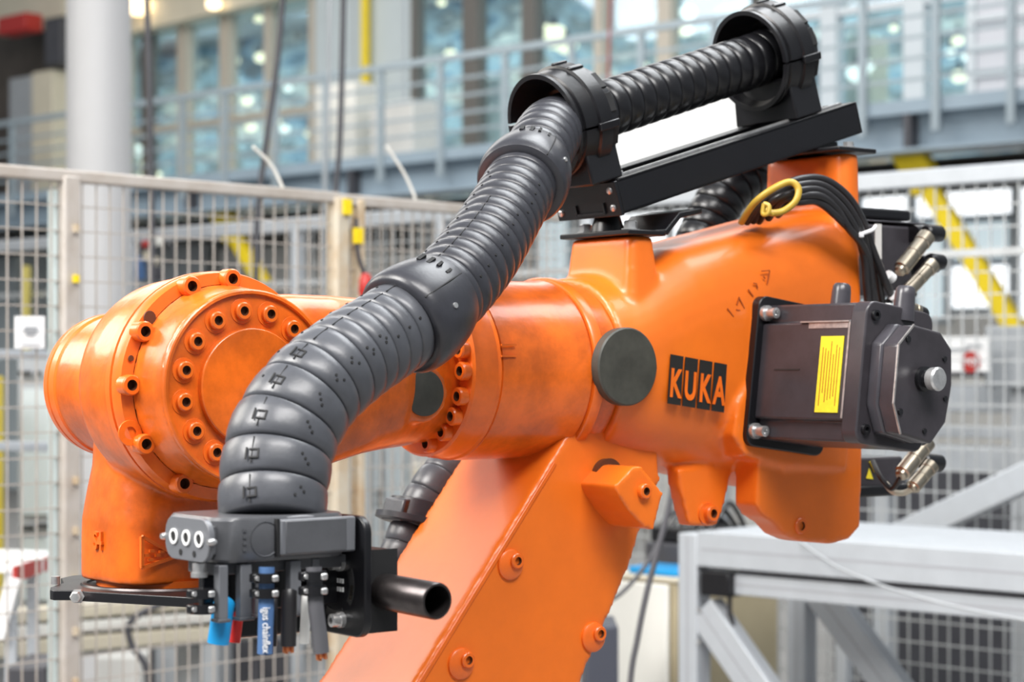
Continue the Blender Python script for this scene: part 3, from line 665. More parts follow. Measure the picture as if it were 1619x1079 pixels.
# disc face with bolt ring
build(R().lathe([(.004, .1395), (-.003, .1395), (-.0045, .1375), (-.0045, .1335), (.003, .132), (.0035, .09), (.003, .0)], (U5, -.197, W5), VX, 72, cap=False), 'bearing_disc', ORANGE_W, rob, smooth=25)
inner = R()
pts = []
for k in range(64):
    t = 2*math.pi*k/64; r = .084
    x, z = r*math.cos(t), r*math.sin(t)
    if x > .04 and z < -.03: pass
    pts.append(V((U5+x, -.194, W5+z)))
inner.prism(pts, (0, -.013, 0))
build(inner, 'inner_cover', ORANGE_W, rob, bevel=.002)
BOLT = mesh_of(G().lathe([(-.004, .0128), (.0075, .0128), (.009, .0112), (.009, .0068), (.001, .0062), (.001, 0)], (0, 0, 0), WX, 18, cap=False), 'bolt_m', [ORANGE_C, SOCKET])
for p in BOLT.polygons:
    if p.center.z > .0005 and (p.center.x**2+p.center.y**2)**.5 < .0066: p.material_index = 1  # hole faces darkened: socket shade put into the colour
BOLTB = BOLT.copy(); BOLTB.transform(Matrix.Diagonal((1.16, 1.16, 1.7, 1)))
WASH = mesh_of(G().lathe([(0, .0185), (.0022, .018), (.0022, .009)], (0, 0, 0), WX, 22, cap=False), 'washer_m', [ORANGE_C])
nV = RM.to_3x3() @ V((0, -1, 0)); nU = RM.to_3x3() @ V((-1, 0, 0))
for k in range(14):
    a = math.radians(50+k*23.5)
    loc = RM @ V((U5+.109*math.cos(a), -.195, W5+.109*math.sin(a)))
    put(WASH, 'washer', rob, loc, nV); put(BOLT, 'bolt', rob, loc+nV*.001, nV)
# --- hand: housing behind, with flange ring, rear cap and neck
g = R()
g.lathe([(-.085, .150), (-.075, .160), (-.02, .163), (.02, .160), (.045, .150), (.06, .125), (.07, .108)], (U5, 0, W5), VX, 64)
g.lathe([(.03, .105), (.10, .108), (.20, .112), (.235, .111)], (U5, 0, W5), VX, 64)
V6 = .075; zb6 = -.312
rr = []
for z, hu, hv, n in ((zb6-.006, .112, .098, 4.5), (zb6+.05, .112, .098, 4.5), (-.225, .112, .098, 4.2), (-.18, .108, .092, 3.6), (-.145, .104, .085, 3.2), (W5, .10, .08, 3)):
    rr.append([V((U5+hu*sell(2*math.pi*k/48, n)[0], .055+hv*sell(2*math.pi*k/48, n)[1], z)) for k in range(48)])
g.loft(rr)
# skirt / fillet at the base
hand = build(g, 'wrist_hand', ORANGE_W, rob); fuse(hand, .0045, 7)
build(R().lathe([(0, .104), (.012, .104)], (U5, .055, zb6-.014), WX, 64), 'tool_flange', ORANGE_C, rob)
build(R().lathe([(.20, .110), (.205, .1145), (.222, .1145), (.226, .112), (.228, .1145), (.245, .112), (.262, .095), (.268, .07), (.268, 0)], (U5, 0, W5), VX, 64, cap=False), 'rear_cap', ORANGE_C, rob, smooth=30)
build(R().lathe([(-.125, .149), (-.122, .166), (-.113, .169), (-.10, .169), (-.099, .166), (-.094, .166), (-.093, .169), (-.080, .169), (-.074, .163)], (U5, 0, W5), VX, 72, cap=False), 'flange_ring', ORANGE_C, rob, smooth=30)
for k, deg in enumerate((88, 113, 150, 179, 211, 242)):
    a = math.radians(deg); put(BOLTB, 'bolt', rob, RM @ V((U5+.157*math.cos(a), -.125, W5+.157*math.sin(a))), nV)
for deg, r in ((141, .010), (165, .0045)):
    a = math.radians(deg); q = V((U5+.157*math.cos(a), -.1255, W5+.157*math.sin(a)))
    build(R().lathe([(0, r), (-.0012, r*.95)], q, VX, 14), 'bolt_hole', SOCKET, rob)
a = math.radians(203); put(WASH, 'washer', rob, RM @ V((U5+.166*math.cos(a), -.124, W5+.166*math.sin(a))), nV)
# bolts on the forearm flange facing the wrist
for deg in (149, 165, 181, 200, 217, 234, 256):
    a = math.radians(deg); put(BOLTB, 'bolt', rob, RM @ V((-.286, .124*math.cos(a), .124*math.sin(a))), nU)
# small ribs on the ring, black caps
for w_ in (.022, .040): build(R().box((-.222, -.1505, w_), (.03, .003, .003)), 'raised_mark', ORANGE_C, rob)
p = pcap
build(R().lathe([(0, .036), (-.004, .036), (-.006, .033), (-.006, 0)], (p.x, -.146, p.z), VX, 40, cap=False), 'cover_cap', CAPG, rob)
p = rp(988, 580, -.163)
build(R().lathe([(.01, .0655), (-.006, .0655), (-.0085, .063), (-.0085, 0)], (p.x, -.1635, p.z), VX, 56, cap=False), 'cover_cap', CAPG, rob)
# cast marks on the hand
p = V((U5+.01, .055-.0985, zb6+.05))
MT = frame(RM @ V((U5-.113, .052, zb6+.055)), -Bv, Z, -A)
build(text_g('S4', MT, .038, .003, .8, .0008), 'cast_letters', ORANGE_C, rob, smooth=0)
gt = R(); f0 = -.0445
tri = [V((U5-.092, f0, zb6+.022)), V((U5-.092, f0, zb6+.068)), V((U5-.035, f0, zb6+.036))]
for i in range(3): gt.bar(tri[i], tri[(i+1) % 3], .005, .006, up=VX)
build(gt, 'cast_triangle', ORANGE_C, rob)
for x, z in ((-.085, .040), (-.076, .046), (-.066, .039), (-.078, .033), (-.060, .044)): build(R().box((U5+x, f0, zb6+z), (.007, .006, .004)), 'cast_dot', ORANGE_C, rob)
# --- link arm
g = R()
VL = -.105
ridge = [(905, 675), (879, 717), (660, 1073), (404, 1490)]; right = [(764, 1490), (931, 1051), (968, 965), (997, 895), (1014, 840), (1045, 760), (1040, 690), (960, 660)]
g.prism([rp(x, y, VL) for x, y in ridge+right], (0, .25, 0))
lk = build(g, 'link_arm', ORANGE, rob); fuse(lk, .0065, 8)
# weld seam along the front edge
s0, s1 = rp(868, 733, VL), rp(410, 1480, VL); dirr = (s1-s0).normalized()
g = R().bar(s0+V((.012, -.001, 0)), s1+V((.012, -.001, 0)), .008, .004, up=VX); build(g, 'weld_seam', ORANGE_C, rob, bevel=.0015)
# bearing block
g = R(); VB = -.195
g.prism([rp(x, y, VB) for x, y in ((973, 769), (1001, 739), (1014, 737), (1049, 780), (1034, 839), (1020, 835), (996, 810), (980, 786))], (0, .125, 0))
bl_ = build(g, 'bearing_block', ORANGE, rob); fuse(bl_, .004, 3)
for x, y in ((1017, 777),): put(BOLT, 'bolt', rob, RM @ V(rp(x, y, VB-.001)), nV)
for x, y in ((806, 893), (937, 1008), (728, 1050)):
    p = rp(x, y, VL); build(R().lathe([(0, .026), (-.006, .025), (-.009, .021), (-.009, 0)], (p.x, VL+.002, p.z), VX, 30, cap=False), 'boss', ORANGE_C, rob)
    put(BOLT, 'bolt', rob, RM @ V((p.x+.008, VL-.004, p.z+.006)), nV)
# casting bolts
p = rp(1266, 832, -.164); put(BOLTB, 'bolt', rob, RM @ (p+V((0, .012, 0))), nV)
p = rp(1122, 812, -.103); put(BOLTB, 'bolt', rob, RM @ (p+V((0, .004, 0))), nV)
build(R().lathe([(0, .02), (-.004, .019)], (p.x-.006, -.099, p.z), VX, 24), 'lug_ring', ORANGE_C, rob)
p = rp(962, 757, -.12); build(R().lathe([(0, .030), (.05, .026)], (p.x+.004, -.118, p.z+.004), VX, 30), 'bearing_shaft', SOCKET, rob)
# pedestal below the frame
pc = rp(590, 1490, 0); pb = (RM @ V((pc.x, 0.02, 0)))
build(G().lathe([(0, .42), (.05, .42), (.06, .33), (.32, .30), (.34, .36), (.42, .36), (.44, .33)], (pb.x, pb.y, 0), Z, 48), 'pedestal', ORANGE, rob, bevel=.004)
zz = (RM @ pc).z
g = G(); g.box((pb.x, pb.y, (.43+zz-.1)/2), (.6, .5, zz-.1-.43), (A, Bv, Z)).cyl(V((pb.x, pb.y, zz-.02))-Bv*.1, V((pb.x, pb.y, zz-.02))+Bv*.3, .21, seg=40)
build(g, 'carousel', ORANGE, rob, bevel=.03)

# --- logo tiles, chalk marks
ps = [rp(x, y, -.166) for x, y in ((1058, 560), (1150, 577), (1141, 656), (1053, 638))]
ex = (ps[1]-ps[0]).normalized(); ez = (ps[0]-ps[3]).normalized(); wdt = (ps[1]-ps[0]).length; hgt = (ps[0]-ps[3]).length
VN = -.1665
for k, chh in enumerate('KUKA'):
    c = ps[3]+ex*(wdt*(k+.5)/4)+ez*hgt*.5; c.y = VN
    tw = wdt/4*.86
    q = [c-ex*tw/2-ez*hgt*.5, c+ex*tw/2-ez*hgt*.5, c+ex*tw/2+ez*hgt*.5, c-ex*tw/2+ez*hgt*.5]
    tl_ = build(R().prism(q, (0, -.0012, 0)), 'logo_tile', INK, rob)
    cc = RM @ (c-ez*hgt*.10+V((0, -.0016, 0)))
    build(text_g(chh, frame(cc, RM.to_3x3() @ ex, RM.to_3x3() @ ez, nV), hgt*.80, .0006, .60, .0018), 'logo_letter', ORANGE_C, tl_, smooth=0)
marks = [((1150, 488), (1160, 501)), ((1168, 470), (1177, 488)), ((1164, 490), (1170, 491)), ((1165, 482), (1168, 472)), ((1183, 458), (1191, 469)), ((1191, 448), (1196, 449)), ((1196, 449), (1198, 456)), ((1204, 429), (1217, 428)), ((1217, 428), (1213, 449)), ((1036, 566), (1038, 584)), ((1207, 437), (1210, 441))]
for a_, b_ in marks:
    v_ = -.1655; build(R().bar(rp(*a_, v_), rp(*b_, v_), .0022, .0012, up=VX), 'pencil_mark', INKB, rob)

# ------------------------------------------------------------------ servo motors (parts of the robot)
rl = math.radians(7.5)
p0_ = rp(1179, 692, -.165)
MM = RM @ frame(p0_, V((math.cos(rl), 0, -math.sin(rl))), V((math.sin(rl), 0, math.cos(rl))), V((0, -1, 0)))   # x right, y up, z towards the camera
HM = .236; WM = .165; LM = .258
mo = build(G(MM).prism([(x+WM/2, y+HM/2, -.012) for x, y in rrect(WM+.03, HM+.03, .02)], (0, 0, .03)), 'servo_motor', BLACK, rob, bevel=.002)
cs = .034
body = [(0, cs), (.012, cs), (.012, 0), (cs, -.0), (WM-cs, 0), (WM-.012, 0), (WM-.012, cs), (WM, cs), (WM, HM-cs), (WM-.012, HM-cs), (WM-.012, HM), (.012, HM), (.012, HM-cs), (0, HM-cs)]
build(G(MM).prism([(x, y, .015) for x, y in body], (0, 0, LM-.045)), 'motor_body', MOTOR, mo, bevel=.004)
pl_ = [(x+WM/2, y+HM/2, LM-.035) for x, y in rrect(WM+.004, HM+.004, .022)]
build(G(MM).prism(pl_, (0, 0, .035)), 'end_plate', MOTOR, mo, bevel=.003)
oc = [(.016, .066), (.040, .018), (WM-.045, .010), (WM-.012, .050), (WM-.004, .115), (WM-.012, HM-.060), (WM-.045, HM-.035), (.050, HM-.032), (.016, HM-.070)]
build(G(MM).prism([(x, y, LM-.002) for x, y in oc], (0, 0, .026)), 'cover_base', MOTORL, mo, bevel=.004)
build(G(MM).prism([(.003+x*.985, .001+y*.985, LM+.023) for x, y in oc], (0, 0, .034)), 'motor_cover', MOTOR, mo, bevel=.004)
# worn bright edges
g = G(MM); ze = LM+.057
for i in (8, 0, 7): 
    a_, b_ = oc[i], oc[(i+1) % 9]; g.bar((.003+a_[0]*.985, .001+a_[1]*.985, ze), (.003+b_[0]*.985, .001+b_[1]*.985, ze), .003, .003)
build(g, 'worn_edge', WORN, mo, smooth=0)
g = G(MM).bar((0, cs+.004, LM-.036), (0, HM-cs, LM-.036), .004, .004); g.box((-.0005, HM-cs-.005, LM-.085), (.001, .012, .09)); g.bar((0, HM-cs, .11), (0, HM-cs, LM-.036), .0025, .008, up=UX); build(g, 'worn_edge', WORN, mo, smooth=0)
g = G(MM).box((.13, .118, LM+.093), (.0, .0, .0)); g = G(MM)
kc = V((WM*.52, HM*.49, 0))
build(G(MM).lathe([(LM+.055, .021), (LM+.064, .021), (LM+.066, .015), (LM+.078, .015)], kc, WX, 24), 'knob_base', BLACKG, mo)
build(G(MM).lathe([(LM+.076, .019), (LM+.090, .020), (LM+.093, .017), (LM+.093, 0)], kc, WX, 24), 'knob', STEEL, mo)
for x, y in ((.018, .022), (.018, HM-.022), (WM-.03, .03)): build(G(MM).lathe([(LM, .0095), (LM+.006, .009), (LM+.006, .005), (LM+.002, .005)], (x, y, 0), WX, 14), 'socket_screw', BLACKG, mo)
for x, y, r in ((.036, .055, .006), (.040, HM-.06, .006), (WM-.03, HM*.66, .005), (WM-.02, .09, .005), (.10, .03, .005)): build(G(MM).lathe([(LM+.055, r), (LM+.060, r*.9)], (x, y, 0), WX, 12), 'cover_screw', BLACKG, mo)
for y in (HM-.016, .012):
    build(G(MM).lathe([(.018, .014), (.026, .014), (.026, .0095), (.046, .0095), (.047, .005), (.041, .005)], (.001, y, 0), WX, 18), 'mounting_bolt', STEEL, mo)
# yellow label on the left face, with print
LX = -.0012
lab = build(G(MM).box((LX, .112, LM-.072), (.0015, .130, .052)), 'yellow_label', YEL, mo)
g = G(MM)
for k in range(7): g.box((LX-.001, .112+(.006 if k % 2 else -.004), LM-.053-.0062*k), (.0006, .10-.012*(k % 3), .0013))
build(g, 'label_print', INKB, lab, smooth=0)
build(G(MM).box((LX+.0005, .120, .085), (.001, .002, .06)), 'seam', INK, mo)
# connector posts on top
def post(u, v_, h, r, m=MOTORL):
    pa = G(MM).lathe([(-.02, r*1.12), (h*.7, r), (h, r*.92), (h+.004, r*.7)], (u, HM, v_), VX, 18); build(pa, 'connector_post', m, mo)
post(.045, LM-.105, .035, .0165); post(.100, LM-.01, .036, .0175)
def plug(p, q, r, m=NICKEL, parent=None, n=None):
    p, q = V(p), V(q); L = (q-p).length; g = G()
    g.lathe([(0, r*.45), (L*.04, r*.72), (L*.10, r*.75), (L*.12, r), (L*.45, r), (L*.46, r*.94), (L*.5, r*.94), (L*.51, r), (L*.78, r*.98), (L*.79, r*1.08), (L*.97, r*1.08), (L, r*.8)], p, q-p, 18)
    return build(g, n or 'connector_plug', m, parent)
def knurl(p, q, r, parent): return build(G().lathe([(0, r*.8), (.004, r), ((V(q)-V(p)).length-.004, r), ((V(q)-V(p)).length, r*.85)], p, V(q)-V(p), 16), 'connector_cap', BLACK, parent)
v_ = -.16
def rr_(px, py, v): return on(px, py, S+Bv*v, Bv)
def mm(x, y, z): return MM @ V((x, y, z))
plug(mm(.112, HM+.012, LM-.03), mm(.158, HM+.004, LM-.03), .0125, NICKEL, mo); knurl(mm(.155, HM+.005, LM-.03), mm(.176, HM+.002, LM-.03), .0135, mo)
for y, r in ((HM*.62, .012), (.030, .0155)): knurl(mm(WM-.004, y, LM-.02), mm(WM+.026, y-.003, LM-.02), r, mo)
# rear upper motor
va, vb = .0, .16
def rbox(px0, py0, px1, py1, v0, v1, name, m, parent, bevel=.005, u_extra=0):
    a_ = rp(px0, py0, v0); b_ = rp(px1, py1, v0); return build(R().box(((a_.x+b_.x)/2, (v0+v1)/2, (a_.z+b_.z)/2), (abs(b_.x-a_.x)+u_extra, v1-v0, abs(a_.z-b_.z))), name, m, parent, bevel=bevel)
m2 = rbox(1340, 352, 1442, 470, -.10, .10, 'rear_motor', MOTOR, rob)
rbox(1346, 326, 1440, 350, -.085, .08, 'motor_lid', BLACK, m2)
rbox(1340, 345, 1464, 356, -.098, .09, 'motor_plate', MOTORL, m2)
rbox(1384, 354, 1394, 410, -.1015, -.0985, 'label_strip', PALE, m2, bevel=0)
rbox(1438, 356, 1452, 470, -.08, .08, 'motor_end', BLACK, m2)
build(R().lathe([(0, .017), (.05, .017)], rp(1443, 370, -.11), UX, 18), 'connector_stub', BLACK, m2)
build(R().lathe([(0, .017), (.05, .017)], rp(1452, 417, -.11), UX, 18), 'connector_stub', BLACK, m2)
plug(rr_(1420, 432, -.17), rr_(1467, 372, -.17), .0155, NICKEL, m2); plug(rr_(1430, 466, -.165), rr_(1476, 417, -.165), .0140, NICKEL, m2)
knurl(rr_(1462, 368, -.13), rr_(1487, 370, -.13), .0165, m2); knurl(rr_(1468, 413, -.13), rr_(1490, 415, -.13), .0155, m2)
# rear lower motor
m3 = rbox(1345, 725, 1428, 782, -.10, .10, 'rear_motor', MOTOR, rob)
rbox(1345, 770, 1438, 783, -.108, .09, 'motor_plate', BLACK, m3)
tri = [rp(x, y, -.1015) for x, y in ((1369, 757), (1380, 758), (1374, 741))]
build(R().prism(tri, (0, -.001, 0)), 'warning_triangle', YEL, m3)
build(R().bar(rp(1376, 730, -.103), rp(1384, 746, -.103), .005, .003, up=VX), 'yellow_strip', YEL, m3)
plug(rr_(1422, 755, -.25), rr_(1467, 698, -.25), .0155, NICKEL, m3); plug(rr_(1440, 775, -.22), rr_(1474, 735, -.22), .0140, NICKEL, m3)
knurl(rr_(1458, 730, -.2), rr_(1487, 733, -.2), .0165, m3)
build(G().tube(catmull([rr_(1380, 730, -.15), rr_(1392, 755, -.2), rr_(1410, 773, -.22), rr_(1424, 754, -.25)], 8), .005, 8), 'motor_lead', RUBBER, m3)
build(G().tube(catmull([rr_(1400, 765, -.17), rr_(1412, 778, -.2), rr_(1428, 780, -.21), rr_(1442, 774, -.22)], 8), .0055, 8), 'motor_lead', BEIGE, m3)

# ------------------------------------------------------------------ black support rail with hose clamps
VR = -.115
r0_ = rp(988, 338, VR); r1_ = rp(1361, 211, VR)
dR = (r1_-r0_); LR = dR.length; dR.normalize(); nR = V((-dR.z, 0, dR.x))
RR = RM @ frame(r0_, dR, V((0, 1, 0)), nR)                    # x along the rail, y away, z up
RW, RH = .168, .060
rail = thing('support_rail', RR @ V((0, 0, 0)), 'long black support rail sloping above the orange arm casting', 'rail')
g = G(RR)
g.box((LR/2, .003, RH/2), (LR, .006, RH)).box((LR/2, RW-.003, RH/2), (LR, .006, RH)).box((LR/2, RW/2, .003), (LR, RW, .006))
g.box((LR/2, .022, RH-.003), (LR, .044, .006)).box((LR/2, RW-.022, RH-.003), (LR, .044, .006))
build(g, 'rail_channel', BLACK, rail, bevel=.0012)
build(G(RR).box((LR/2, .0305, RH+.002), (LR*.98, .008, .004)), 'slide_strip', STEEL, rail)
build(G(RR).box((-.004, RW/2, RH/2-.002), (.008, RW, RH)), 'end_plate', BLACK, rail, bevel=.0015)
build(G(RR).box((LR+.003, RW/2, RH/2), (.006, RW, RH)), 'end_plate', BLACK, rail, bevel=.0015)
SCR = mesh_of(G().lathe([(0, .0062), (.003, .0058), (.005, .003), (.005, 0)], (0, 0, 0), WX, 14, cap=False), 'screw_m', [STEEL])
nE = RR.to_3x3() @ V((-1, 0, 0))
for y, z in ((.016, RH*.72), (.016, RH*.22), (RW-.012, .012)): put(SCR, 'screw', rail, RR @ V((-.008, y, z)), nE)
g = G(RR)
g.box((-.010, .075, .006), (.004, .075, .004)).box((-.010, .112, .014), (.004, .004, .018)).box((-.010, .038, .014), (.004, .004, .018)); build(g, 'clip', BLACKG, rail)
# front and rear mounting plates on the orange bosses
bt = tb.z
pv0, pv1 = -.13, .055
pl_ = build(R().box((nb.x+.028, (pv0+pv1)/2, bt+.005), (.085, pv1-pv0, .009)), 'mounting_plate', BLACK, rail, bevel=.002)
g = R()
g.prism([(nb.x+.055, -.12, bt+.001), (nb.x+.085, -.12, bt+.004), (nb.x+.115, -.12, bt+.034), (nb.x+.165, -.12, bt+.045), (nb.x+.165, -.12, bt+.054), (nb.x+.112, -.12, bt+.044), (nb.x+.08, -.12, bt+.013), (nb.x+.055, -.12, bt+.011)], (0, .13, 0)); build(g, 'bent_bracket', BLACK, rail, bevel=.0015)
build(R().lathe([(0, .03), (.012, .028), (.03, .022)], (nb.x+.02, -.035, bt+.008), WX, 24), 'spacer', BLACK, rail)
for vv in (-.098, .02):
    build(R().lathe([(0, .016), (.004, .016), (.004, .012), (.016, .012), (.018, .009)], (nb.x+.018, vv, bt+.009), WX, 6), 'hex_bolt', STEEL, rail)
bt2 = b1.z+.004
build(R().box(((b0.x+UE)/2, -.07, bt2+.004), (.10, .20, .008)), 'mounting_plate', BLACK, rail, bevel=.002)
zr_ = (RMI @ (RR @ V((LR*.78, 0, 0)))).z
build(R().box(((b0.x+UE)/2-.01, -.05, (bt2+zr_)/2+.01), (.05, .11, max(.02, zr_-bt2+.02))), 'spacer', BLACK, rail)
for vv in (-.145, -.02): build(R().lathe([(0, .014), (.004, .014), (.004, .010), (.013, .010)], (UE-.02, vv, bt2+.007), WX, 6), 'hex_bolt', STEEL, rail)
# hose clamp rings standing on the rail (centre line above the rail middle)
def clamp(t, zc, name, label, rad=.094, L=.108, flare=1.0):
    o = thing(name, RR @ V((t, RW/2, RH)), label, 'clamp')
    c = V((t, RW/2-.004, zc))
    # half shells: lathe around the rail direction
    pr = [(-L/2, rad*.90), (-L/2, rad*.985*flare), (-L/2+.006, rad*.99*flare), (-L*.36, rad*.93), (-L*.34, rad*.97), (-L*.1, rad*1.0), (-L*.08, rad*1.05), (L*.16, rad*1.05), (L*.18, rad*.97), (L*.36, rad*.93), (L*.40, rad*.80), (L/2, rad*.76), (L/2, rad*.66), (-L*.1, rad*.70), (-L/2+.004, rad*.90)]
    for nm, ph0 in (('upper_shell', math.pi*.06), ('lower_shell', -math.pi*.94)):
        e, g_, d = V((0, 1, 0)), V((0, 0, 1)), V((1, 0, 0)); n = 32
        rings = [[c+d*tt+(e*math.cos(ph0+math.pi*.985*k/n)+g_*math.sin(ph0+math.pi*.985*k/n))*r for tt, r in pr] for k in range(n+1)]
        build(G(RR).loft(rings), nm, HOSED, o, smooth=32)
    for k, ang in enumerate((168, 140, 100, 62, 205, 235)):
        a = math.radians(ang); q = c+V((L*.26, math.cos(a)*rad*.945, math.sin(a)*rad*.945)); n_ = V((0, math.cos(a), math.sin(a))); t_ = V((0, -n_.z, n_.y))
        build(G(RR).box(q, (.018, .034, .004), (V((1, 0, 0)), t_, n_)), 'pocket', GROOVE, o, bevel=.001)
    for ang in (190, 10):
        a = math.radians(ang); q = c+V((.008, math.cos(a)*rad*1.05, math.sin(a)*rad*1.05)); n_ = V((0, math.cos(a), math.sin(a))); t_ = V((0, -n_.z, n_.y))
        build(G(RR).box(q, (.045, .014, .008), (V((1, 0, 0)), t_, n_)), 'latch', HOSED, o, bevel=.002)
    for ang in (95, 118):
        a = math.radians(ang); q = c+V((.005, math.cos(a)*rad*1.06, math.sin(a)*rad*1.06)); n_ = V((0, math.cos(a), math.sin(a))); t_ = V((0, -n_.z, n_.y))
        build(G(RR).box(q, (.03, .010, .005), (V((1, 0, 0)), t_, n_)), 'rib', HOSED, o, bevel=.002)
    g = G(RR)
    zb_ = RH+.001
    g.prism([(t-L*.36, .004, zb_), (t-L*.36, RW-.004, zb_), (t-L*.3, RW*.93, zc-rad*.45), (t-L*.3, RW*.07, zc-rad*.45)], (L*.66, 0, 0))
    build(g, 'foot', HOSED, o, bevel=.004)
    for y in (.012, RW-.012): build(G(RR).lathe([(0, .006), (.006, .006), (.007, .004)], (t+L*.3, y, RH+.004), WX, 12), 'foot_screw', STEEL, o)
    return o, RM.inverted() @ (RR @ c)
def rl_(px, py): # hose-axis point -> rail coordinates
    q = RR.inverted() @ on(px, py, S+Bv*(VR+RW/2-.004), Bv); return q.x, q.z
tA, zA = rl_(896, 192); tB, zB = rl_(1215, 88)
zH = (zA+zB)/2
clA, cA = clamp(tA, zA, 'hose_clamp', 'front black hose clamp ring where the hose bends down over the rail')
clB, cB = clamp(tB, zB, 'hose_clamp', 'rear black hose clamp ring at the far top end of the rail', rad=.095)

# ------------------------------------------------------------------ corrugated hose
def hose(o, pts, pitch, m, skip=(), sub=5, name='segment', prof=((0, .88), (.03, .935), (.10, .968), (.35, .995), (.65, 1.0), (.90, .988), (.955, .965), (.965, .88), (1.0, .88)), gap=.0):
    P = [V(p[:3]) for p in pts]; rad = [p[3] for p in pts]
    n = 30; C = catmull(P, n); RD = [q.x for q in catmull([V((r, 0, 0)) for r in rad], n)]
    S_ = [0]
    for a, b in zip(C[:-1], C[1:]): S_.append(S_[-1]+(b-a).length)
    def ev(s):
        s = max(0, min(S_[-1]-1e-6, s)); i = 0
        lo, hi = 0, len(S_)-1
        while hi-lo > 1:
            mid = (lo+hi)//2
            if S_[mid] <= s: lo = mid
            else: hi = mid
        t = (s-S_[lo])/(S_[hi]-S_[lo]+1e-9); return C[lo].lerp(C[hi], t), RD[lo]*(1-t)+RD[hi]*t
    FR = []; e0 = V((1, 0, 0))
    for i in range(len(C)):
        d = (C[min(i+1, len(C)-1)]-C[max(i-1, 0)]).normalized(); e0 = (e0-d*e0.dot(d)).normalized(); FR.append((e0.copy(), d.cross(e0), d))
    def fr(s):
        s = max(0, min(S_[-1]-1e-6, s)); lo, hi = 0, len(S_)-1
        while hi-lo > 1:
            mid = (lo+hi)//2
            if S_[mid] <= s: lo = mid
            else: hi = mid
        t = (s-S_[lo])/(S_[hi]-S_[lo]+1e-9)
        d = FR[lo][2].lerp(FR[hi][2], t).normalized(); e = FR[lo][0].lerp(FR[hi][0], t); e = (e-d*e.dot(d)).normalized(); return e, d.cross(e), d
    s = 0; segs = []; T = S_[-1]
    # core seen in the grooves
    while s < T-pitch(s)*.4:
        L = pitch(s); rings = []
        for t, k in prof:
            c, r = ev(s+L*t); e, f, d = fr(s+L*t)
            rings.append([c+(e*math.cos(2*math.pi*j/40)+f*math.sin(2*math.pi*j/40))*r*k for j in range(40)])
        ob = build(G().loft(rings), name, m if not callable(m) else m(s/T), o, smooth=50); segs.append((s, L, ob)); s += L
    return ev, fr, T, segs
def wp(px, py, Y, r_px): q = at(px, py, Y); return (*q, r_px*Y/F)
hz = thing('corrugated_hose', at(432, 826, 2.60), 'thick black corrugated cable hose curving from wrist over the arm', 'hose')
def ax(t, z): return RR @ V((t, RW/2-.004, z))
hp = [wp(431, 826, 2.60, 85), wp(433, 765, 2.62, 88), wp(448, 690, 2.65, 88), wp(490, 622, 2.69, 83), wp(548, 571, 2.74, 78), wp(610, 530, 2.80, 74), wp(690, 475, 2.88, 71), wp(752, 408, 2.98, 67), wp(796, 340, 3.09, 62), wp(836, 270, 3.22, 57), wp(866, 215, 3.35, 53)]
for k, t in enumerate((tA-.02, tA+.05, tA+.2, (tA+tB)/2, tB-.15, tB-.03)):
    z = zA+(zB-zA)*(t-tA)/(tB-tA); hp.append((*ax(t, z), .0505))
hp += [(*ax(tB+.06, zB+.008), .0505), (*(ax(tB+.13, zB-.03)+Bv*.09), .0505), (*(ax(tB+.17, zB-.15)+Bv*.22), .051)]
for px, py, v in ((1212, 250, .30), (1152, 300, .32), (1118, 358, .33), (1090, 430, .33), (1070, 520, .33)):
    q = on(px, py, S+Bv*v, Bv); hp.append((*q, .052))
def hmat(t): return HOSEL if t < .16 else (HOSE if t < .42 else HOSED)  # one hose: its brighter and dimmer stretches are put into the colour
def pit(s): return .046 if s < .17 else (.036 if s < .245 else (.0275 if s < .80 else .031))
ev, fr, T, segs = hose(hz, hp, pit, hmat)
# seam lines, latches and small holes on the lower segments
for i, (s, L, ob) in enumerate(segs[:26]):
    for ang, kind in ((252, 'seam'), (215, 'holes'), (300, 'holes2')):
        a = math.radians(ang)
        def pt(t, da=0., k=1.0):
            c, r = ev(s+L*t); e, f, d = fr(s+L*t); n_ = e*math.cos(a+da)+f*math.sin(a+da); return c+n_*r*k, n_, d
        if kind == 'seam' and i < 22:
            (p, n_, d), (q, _, _) = pt(.15, 0, .995), pt(.88, 0, 1.001)
            build(G().bar(p, q, .0012, .0012, up=n_), 'seam', GROOVE, ob, smooth=0)
            if i < 5:
                p, n_, d = pt(.42, .12, 1.0); t_ = n_.cross(d)
                build(G().box(p, (.0022, .013, .0018), (t_, d, n_)).box(p+d*.0055+t_*.006, (.012, .0022, .0018), (t_, d, n_)).box(p-d*.0055+t_*.006, (.012, .0022, .0018), (t_, d, n_)).box(p+t_*.016, (.0022, .016, .0018), (t_, d, n_)), 'latch', GROOVE, ob, smooth=0)
        if kind == 'holes' and i % 1 == 0 and i >= 3:
            p, n_, d = pt(.5, .3*((i*37) % 7)/7, .999); build(G().lathe([(-.001, .0022), (.0008, .002)], p, n_, 8), 'pin_hole', GROOVE, ob)
        if kind == 'holes2':
            for j in range(3 if i < 8 else 1):
                p, n_, d = pt(.35+.12*j, .25*((i*13+j*5) % 7)/7, .999); build(G().lathe([(-.001, .0022), (.0008, .002)], p, n_, 8), 'pin_hole', GROOVE, ob)
